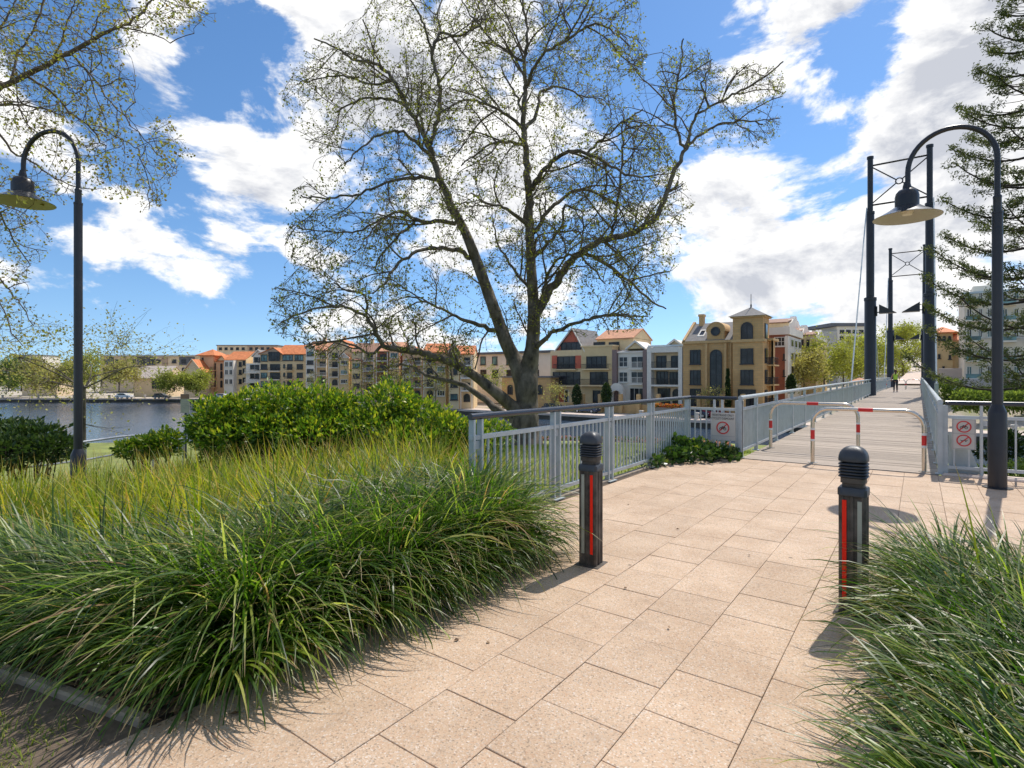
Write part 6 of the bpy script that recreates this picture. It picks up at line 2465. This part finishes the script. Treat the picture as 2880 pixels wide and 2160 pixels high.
# ------------------------------------------------------------------ lamps
def gooseneck(label, x, y, z, az, reach=.95, sleeve=.98, top=5.2, head_z=3.86, brk=3.62):
    root = thing('street_lamp', label, 'street lamp', (x, y, z), az, 'gooseneck lamps by the path')
    mb = MB()
    mb.lathe([(.16, 0), (.16, .01), (.100, .012), (.100, sleeve), (.095, sleeve + .02), (.060, sleeve + .11)], 12)
    obj('base', mb, M['steel_dark'], root, smooth=True)
    mb = MB()
    mb.lathe([(.059, sleeve + .08), (.057, brk), (.061, brk + .002), (.061, brk + .03), (.045, brk + .032), (.045, brk + .20), (.048, brk + .21), (.048, brk + .23), (.034, brk + .25)], 16)
    obj('pole', mb, M['steel_dark'], root, smooth=True)
    R = reach / 2
    zc = top - R * 1.06
    pts = [(0, 0, brk + .2), (0, 0, zc - .15)] + [(R - R * math.cos(t), 0, zc + R * 1.06 * math.sin(t)) for t in np.linspace(0, PI, 22)] + [(reach + .0, 0, zc - .2), (reach + .01, 0, head_z + .50)]
    obj('arm', MB().tube(pts, .033, 12), M['steel_dark'], root, smooth=True)
    hd = obj('head', MB().lathe([(.036, .50), (.05, .44), (.055, .40), (.10, .385), (.132, .345), (.145, .29), (.145, .155), (.134, .15)], 20, (reach + .01, 0, head_z)).mesh('head', M['steel_dark'], True), parent=root)
    sh = MB()
    c = (reach + .01, 0, head_z)
    sh.lathe([(.134, .162), (.165, .142), (.24, .090), (.335, .036), (.398, .004), (.410, 0)], 36, c)
    obj('shade', MB_open(sh, 36), M['shade_out'], root, smooth=True)
    s2 = MB()
    s2.lathe([(.130, .152), (.161, .132), (.236, .080), (.331, .027), (.394, -.004), (.408, -.003)], 36, c)
    obj('shade_lining', MB_open(s2, 36), M['lamp_in'], root, smooth=True)
    bl = MB()
    bl.lathe([(.075, .14), (.08, .08), (.06, .035), (0, .022)], 16, c)
    obj('lamp_glass', bl, M['white'], root, smooth=True)
    return root


def MB_open(mb, n):
    """drop the end caps of a lathe"""
    keep = [i for i, f in enumerate(mb.f) if len(f) <= 4]
    mb.f = [mb.f[i] for i in keep]
    mb.m = [mb.m[i] for i in keep]
    return mb


M['shade_out'] = pm('dark_enamel_shade', (.06, .062, .068), .22, .3, var=.15)
gooseneck('dark gooseneck street lamp at the right railing near the bridge', .83, 9.55, 0, PI - .0, top=4.83, head_z=3.70, brk=3.58)
pl_ = atd(220, 1060, 8.5)
gooseneck('dark gooseneck street lamp standing in the grass at the left', pl_.x, pl_.y, -.75, PI + YAW * .82, top=6.02, head_z=4.93, brk=4.86, sleeve=.98)

# ------------------------------------------------------------------ signs
def text_mesh(txt, size):
    c = bpy.data.curves.new('lettering', 'FONT')
    c.body = txt
    c.size = size
    c.align_x = 'CENTER'
    c.align_y = 'CENTER'
    c.extrude = .0012
    o = bpy.data.objects.new('lettering', c)
    COL.objects.link(o)
    dg = bpy.context.evaluated_depsgraph_get()
    me = bpy.data.meshes.new_from_object(o.evaluated_get(dg))
    bpy.data.objects.remove(o)
    me.transform(Matrix.Rotation(PI / 2, 4, 'X'))
    return me


def put_text(txt, size, mat, parent, loc, name='lettering', sx=1.0):
    me = text_mesh(txt, size)
    me.materials.clear()
    me.materials.append(mat)
    o = obj(name, me, parent=parent, loc=loc)
    o.scale = (sx, 1, 1)
    return o


def ring(mb, cx, cz, r0, r1, y0, y1, n=40):
    vs, fs = [], []
    for j in range(n):
        a = 2 * PI * j / n
        for r, yy in ((r0, y0), (r1, y0), (r1, y1), (r0, y1)):
            vs.append((cx + r * math.cos(a), yy, cz + r * math.sin(a)))
    for j in range(n):
        k_ = (j + 1) % n
        for q in range(4):
            q2 = (q + 1) % 4
            fs.append((j * 4 + q, j * 4 + q2, k_ * 4 + q2, k_ * 4 + q))
    mb.add(vs, fs)


def prohibition(parent, cx, cz, r, y, symbol):
    mb = MB()
    ring(mb, cx, cz, r * .80, r, y - .003, y - .0005)
    a = math.radians(45)
    d = Vector((math.cos(a), 0, math.sin(a))) * r * .82
    q = Vector((-math.sin(a), 0, math.cos(a))) * r * .085
    c = Vector((cx, 0, cz))
    vs = []
    for yy in (y - .0034, y - .0008):
        for p in (c - d - q, c + d - q, c + d + q, c - d + q):
            vs.append((p.x, yy, p.z))
    mb.add(vs, [(0, 1, 2, 3), (7, 6, 5, 4), (0, 4, 5, 1), (1, 5, 6, 2), (2, 6, 7, 3), (3, 7, 4, 0)])
    obj('prohibition_ring', mb, M['sign_red'], parent)
    sb = MB()
    s = r * .9

    def line(ax, az, bx, bz, w=.10):
        p0, p1 = Vector((cx + ax * s, y - .0012, cz + az * s)), Vector((cx + bx * s, y - .0012, cz + bz * s))
        sb.tube([p0, p1], w * s * .5, 5)
    if symbol == 'bicycle':
        for wx in (-.33, .33):
            ring(sb, cx + wx * s, cz - .16 * s, .16 * s, .26 * s, y - .002, y - .0006, 20)
        line(-.33, -.16, -.10, .18)
        line(-.10, .18, .24, .18)
        line(.24, .18, 0, -.16)
        line(0, -.16, -.33, -.16)
        line(0, -.16, -.10, .22)
        line(.33, -.16, .22, .28)
        line(.22, .28, .32, .30)
        line(-.18, .24, -.02, .24)
    else:
        line(-.45, .0, .45, .0, .09)
        line(-.45, .0, -.55, .1, .08)
        line(.45, .0, .55, .1, .08)
        ring(sb, cx - .28 * s, cz - .14 * s, .03 * s, .10 * s, y - .002, y - .0006, 12)
        ring(sb, cx + .28 * s, cz - .14 * s, .03 * s, .10 * s, y - .002, y - .0006, 12)
    obj('symbol', sb, M['sign_ink'], parent)


sg = thing('notice_sign', 'white sign reading PEDESTRIANS ONLY CYCLISTS DISMOUNT on the left railing', 'sign', (-2.855, 10.31, .30))
obj('board', MB().cbox(-.215, .215, -.006, .006, 0, .50, .001), M['sign_face'], sg)
put_text('PEDESTRIANS ONLY', .060, M['sign_ink'], sg, (0, -.0075, .452), sx=.70)
put_text('CYCLISTS DISMOUNT', .060, M['sign_ink'], sg, (0, -.0075, .392), sx=.68)
prohibition(sg, 0, .225, .115, -.0065, 'bicycle')
obj('rule', MB().box(-.205, .205, -.008, -.0065, .073, .078), M['sign_grey'], sg)
s2 = thing('prohibition_sign', 'white sign with two red no entry rings on the right railing', 'sign', (.53, 10.305, .40))
obj('board', MB().cbox(-.135, .135, -.006, .006, 0, .44, .001), M['sign_face'], s2)
fr = MB()
for (a, b_, c, d) in ((-.128, .128, .006, .012), (-.128, .128, .428, .434), (-.128, .128, .226, .231)):
    fr.box(a, b_, -.0085, -.0063, c, d)
for xx in (-.128, .122):
    fr.box(xx, xx + .006, -.0085, -.0063, .0125, .4275)
obj('border', fr, M['sign_grey'], s2)
prohibition(s2, 0, .328, .086, -.0065, 'bicycle')
prohibition(s2, 0, .128, .086, -.0065, 'board')

# water sign on a dark blue post and pipe handrail down by the bank
ps = atd(521, 1245, 21)
zt_ = atd(521, 1108, 21).z
ws = thing('water_sign', 'small grey sign on a dark post in front of the water left of the hedge', 'sign', (ps.x, ps.y, ps.z), YAW)
hh = zt_ - ps.z
obj('post', MB().tube([(0.0, .03, -.6), (0, .03, hh)], .04, 8), M['sign_blue'] if 'sign_blue' in M else pm('dark_blue_post', (.02, .035, .07), .5), ws)
obj('board', MB().cbox(-.17, .17, -.02, -.01, hh - .72, hh, .002), pm('grey_sign_board', (.36, .36, .31), .6, var=.2, scale=9), ws)
obj('header', MB().box(-.165, .165, -.024, -.0205, hh - .18, hh - .01), pm('brown_sign_header', (.22, .13, .10), .6), ws)
bars = MB()
for k_ in range(5):
    bars.box(-.13, .13, -.0235, -.0205, hh - .30 - k_ * .07, hh - .285 - k_ * .07)
obj('print_bar', bars, M['sign_grey'], ws)
hr = thing('pipe_handrail', 'galvanised pipe handrail curving down behind the tall grass', 'handrail', (0, 0, 0))
hp = [atd(34, 1292, 11.2), atd(28, 1270, 11.2), atd(34, 1262, 11.2), atd(60, 1259, 11.4), atd(140, 1252, 11.9), atd(240, 1242, 12.7), atd(340, 1228, 13.8), atd(430, 1220, 14.8), atd(516, 1217, 15.8)]
M['galv'] = pm('galvanised_pipe', (.46, .48, .52), .35, .5, var=.1)
obj('rail', MB().tube(hp, .028, 10), M['galv'], hr, smooth=True)
obj('lower_rail', MB().tube([p - Vector((0, 0, .42)) for p in hp[3:]], .022, 8), M['galv'], hr, smooth=True)
for p in (hp[3], hp[5], hp[7], hp[8]):
    obj('post', MB().tube([p, p - Vector((0, 0, 1.1))], .026, 8), M['galv'], hr)

# ------------------------------------------------------------------ walker on the bridge
pw = Vector((-1.44, 52.5, deck_z(52.5) + .008))
M['skin'] = pm('skin', (.42, .22, .14), .55, var=.05)
M['vest'] = pm('lime_vest', (.42, .62, .06), .8, var=.1)
M['legging'] = pm('black_leggings', (.02, .02, .026), .8, var=.2)
M['hair'] = pm('brown_hair', (.09, .035, .018), .6, var=.2)
M['shoe'] = pm('grey_trainers', (.30, .27, .26), .7, var=.2)
J = {'pelvis': (0, 0, .93), 'waist': (0, .01, 1.08), 'chest': (0, 0, 1.30), 'neck': (0, 0, 1.46), 'head0': (0, .01, 1.54), 'head1': (0, .02, 1.66),
     'shL': (-.17, 0, 1.39), 'elL': (-.25, -.03, 1.13), 'wrL': (-.30, .05, .90), 'haL': (-.30, .08, .80), 'shR': (.17, 0, 1.39), 'elR': (.24, -.06, 1.13), 'wrR': (.27, .06, .92), 'haR': (.27, .10, .83),
     'hipL': (-.09, 0, .88), 'knL': (-.095, .06, .49), 'anL': (-.10, -.06, .09), 'toL': (-.10, .10, .04), 'hipR': (.09, 0, .88), 'knR': (.09, .02, .48), 'anR': (.095, .02, .08), 'toR': (.10, .17, .04)}
RAD = {'pelvis': (.15, .11), 'waist': (.115, .09), 'chest': (.14, .10), 'neck': (.05, .05), 'head0': (.075, .085), 'head1': (.085, .10), 'shL': (.055, .055), 'elL': (.04, .04), 'wrL': (.03, .03), 'haL': (.035, .02),
       'shR': (.055, .055), 'elR': (.04, .04), 'wrR': (.03, .03), 'haR': (.035, .02), 'hipL': (.095, .095), 'knL': (.06, .06), 'anL': (.042, .042), 'toL': (.04, .03), 'hipR': (.095, .095), 'knR': (.06, .06), 'anR': (.042, .042), 'toR': (.04, .03)}
E_ = [('pelvis', 'waist'), ('waist', 'chest'), ('chest', 'neck'), ('neck', 'head0'), ('head0', 'head1'), ('chest', 'shL'), ('shL', 'elL'), ('elL', 'wrL'), ('wrL', 'haL'), ('chest', 'shR'), ('shR', 'elR'), ('elR', 'wrR'), ('wrR', 'haR'),
      ('pelvis', 'hipL'), ('hipL', 'knL'), ('knL', 'anL'), ('anL', 'toL'), ('pelvis', 'hipR'), ('hipR', 'knR'), ('knR', 'anR'), ('anR', 'toR')]
ks = list(J)
me = bpy.data.meshes.new('body')
me.from_pydata([J[k_] for k_ in ks], [(ks.index(a), ks.index(b_)) for a, b_ in E_], [])
me.materials.append(M['skin'])
proot = thing('person', 'walker seen from behind in a lime green vest and black leggings on the bridge', 'person', pw)
body = obj('body', me, parent=proot)
body.modifiers.new('skin', 'SKIN')
for i_, k_ in enumerate(ks):
    me.skin_vertices[0].data[i_].radius = RAD[k_]
    me.skin_vertices[0].data[i_].use_root = (k_ == 'pelvis')
sb_ = body.modifiers.new('smooth', 'SUBSURF')
sb_.levels = sb_.render_levels = 1
vm = MB()
vm.lathe([(.150, .93), (.135, 1.04), (.142, 1.16), (.165, 1.29), (.165, 1.37), (.10, 1.43)], 16, M=Matrix.Scale(.78, 4, (0, 1, 0)))
obj('vest', MB_open(vm, 16), M['vest'], proot, smooth=True)
lg = MB()
lg.lathe([(.10, .84), (.165, .86), (.158, .97)], 16, M=Matrix.Scale(.80, 4, (0, 1, 0)))
for s in 'LR':
    lg.tube([Vector(J['hip' + s]) + Vector((0, 0, .02)), J['kn' + s], Vector(J['an' + s]) + Vector((0, 0, .05))], [.10, .066, .048], 10)
obj('leggings', lg, M['legging'], proot, smooth=True)
hm = MB()
hm.lathe([(.03, 1.50), (.085, 1.55), (.10, 1.64), (.088, 1.72), (.045, 1.765), (0, 1.775)], 12, (0, -.005, 0))
hm.tube([(0, -.09, 1.66), (0, -.13, 1.58), (0, -.12, 1.40), (0, -.11, 1.30)], [.035, .04, .03, .012], 8)
obj('hair', hm, M['hair'], proot, smooth=True)
for s in 'LR':
    a, b_ = Vector(J['an' + s]), Vector(J['to' + s])
    obj('shoe', MB().tube([a + Vector((0, -.05, -.04)), a.lerp(b_, .5) + Vector((0, 0, -.02)), b_ + Vector((0, .02, -.008))], [.045, .05, .032], 8), M['shoe'], proot, smooth=True)

# ------------------------------------------------------------------ cars on the far quay
M['tyre'] = pm('tyre', (.02, .02, .02), .9)
M['rim'] = pm('rim', (.35, .35, .36), .35, .8)


def car(label, x, y, z, col, rz=0.0, estate=False):
    root = thing('parked_car', label, 'car', (x, y, z), rz, 'cars parked on the far quay')
    pnt = pm('car_paint', col, .25, .2, var=.05)
    prof = [(-2.1, .32), (-2.15, .62), (-2.05, .86), (-1.2, .96), (1.35, .93), (2.05, .80), (2.15, .55), (2.1, .30)]
    obj('body', MB().prism(prof, -.86, .86, 'xz'), pnt, root)
    cab = [(-1.75 if estate else -1.55, .955), (-1.55 if estate else -1.05, 1.38), (-.6, 1.46), (.35, 1.43), (1.15, .94)]
    obj('cabin', MB().prism(cab, -.74, .74, 'xz'), pnt, root)
    for s in (-1, 1):
        win_ = [(-1.35, 1.0), (-1.1, 1.33), (.25, 1.36), (.85, 1.0)]
        obj('side_window', MB().prism(win_, s * .742, s * .755, 'xz'), M['glass'], root)
    for (xx, col_) in ((-2.13, 'red_band'), (2.10, 'white')):
        for s in (-1, 1):
            obj('light', MB().box(xx - .03, xx + .03, s * .6 - .14, s * .6 + .14, .62, .76), M[col_], root)
    for xx in (-1.3, 1.35):
        for s in (-1, 1):
            T = Matrix.Translation((xx, s * .80, .32)) @ Matrix.Rotation(PI / 2, 4, 'X')
            w_ = obj('wheel', MB().lathe([(.10, -.10), (.30, -.10), (.32, -.07), (.32, .07), (.30, .10), (.10, .10)], 16, M=T), M['tyre'], root)
            obj('rim', MB().lathe([(0, -.103), (.19, -.103), (.19, .103), (0, .103)], 12, M=T), M['rim'], w_)


for (u, y, col, lab, rz, est) in ((1955, 80.5, (.03, .045, .09), 'dark blue car parked below the sandstone house', 0, False), (2014, 81.0, (.30, .03, .05), 'dark red car parked right of the dark blue car', 0, True),
                                  (1468, 79, (.55, .55, .56), 'pale grey car parked left of the big tree trunk', 0, False), (1560, 80, (.02, .03, .05), 'black car parked right of the big tree trunk', 0, True), (1650, 80.5, (.06, .08, .14), 'slate blue car below the cream gable house', 0, False)):
    p = aty(u, 1170, y)
    car(lab, p.x, y, QUAY_Z + .03, col, rz, est)
for (u, D, col, lab, est) in ((628, 146, (.62, .63, .64), 'white car parked before the pale balcony house', True), (734, 140, (.05, .055, .07), 'dark grey car parked before the glazed corner house', False), (350, 150, (.6, .6, .6), 'white van like car by the tiled hall', True), (455, 150, (.05, .05, .05), 'black car right of the tiled hall', True)):
    p = atd(u, 1100, D)
    car(lab, p.x, p.y, QUAY_Z + .05, col, YAW, est)

# flower box on the promenade, retaining walls, café umbrella, bench pillars
pf = aty(1880, 1145, 77.6)
fb = thing('flower_box', 'long planter of orange and red flowers on the far quay', 'planter', (pf.x, 77.6, QUAY_Z))
obj('trough', MB().cbox(-1.9, 1.9, -.35, .35, .9, 1.5, .05).box(-1.5, -1.3, -.2, .2, 0, .899).box(1.3, 1.5, -.2, .2, 0, .899), M['concrete'], fb)
n = 700
C_ = np.stack([RNG.uniform(-2, 2, n), RNG.uniform(-.4, .4, n), 1.5 + RNG.random(n) * .5], 1)
M['marigold'] = ramp_mat('orange_flowers', [(0, (.08, .12, .03)), (.3, (.12, .16, .03)), (.34, (.65, .30, .03)), (.7, (.60, .14, .03)), (1, (.5, .05, .04))], .6, .3)
V_, F_, A_ = leaf_cloud(C_, np.full(n, .24), RNG.random(n), .8)
obj('flowers', np_mesh('flowers', V_, F_, M['marigold'], A_), parent=fb)
M['plaster'] = pm('pale_retaining_wall', (.50, .44, .40), .85, var=.12, scale=.5)
for (u0, u1, v0, v1, y, lab) in ((2640, 2735, 1036, 1066, 110, 'pale retaining wall under the villa'), (2660, 2800, 1066, 1108, 101, 'long pale retaining wall right of the bridge landing'), (2840, 3000, 1050, 1105, 102, 'pale terrace wall below the white apartments')):
    a, c = aty(u0, v0, y), aty(u1, v1, y)
    o = obj('retaining_wall', MB().cbox(a.x, c.x, y, y + .5, c.z - 3, a.z, .05), M['plaster'])
    tag(o, lab, 'wall')
for (u, v0, v1, y, lab, colr) in ((2418, 1062, 1082, 97, 'small terracotta café umbrella left of the nearer mast', 'tile_pink'),):
    a, c = aty(u, v0, y), aty(u, v1, y)
    uo = thing('parasol', lab, 'umbrella', (a.x, y, far_z(a.x, y)))
    h = a.z - far_z(a.x, y)
    obj('canopy', MB().lathe([(1.5, h - .65), (1.45, h - .55), (0, h)], 8), M[colr], uo)
    obj('pole', MB().tube([(0, 0, 0), (0, 0, h - .1)], .04, 6), M['iron'], uo)
# garden wall pillars along the far quay houses
for k_, u in enumerate((1640, 1688, 1746, 1796, 1852, 1966, 2030, 2090)):
    p = aty(u, 1120, 83)
    zt_ = aty(u, 1108, 83).z
    o = obj('gate_pillar', MB().cbox(-.28, .28, -.28, .28, QUAY_Z, zt_, .06), M['sand_trim'])
    o.location = (p.x, 83, 0)
    tag(o, 'square sandstone gate pillar in the row before the houses', 'pillar', 'gate pillars before the houses')
gw = MB()
a, c = aty(1560, 1130, 83.6), aty(2150, 1130, 83.6)
gw.cbox(a.x, c.x, 83.5, 83.8, QUAY_Z, QUAY_Z + 1.5, .05)
tag(obj('garden_wall', gw, M['sand_trim']), 'low sandstone garden wall in front of the houses', 'wall')
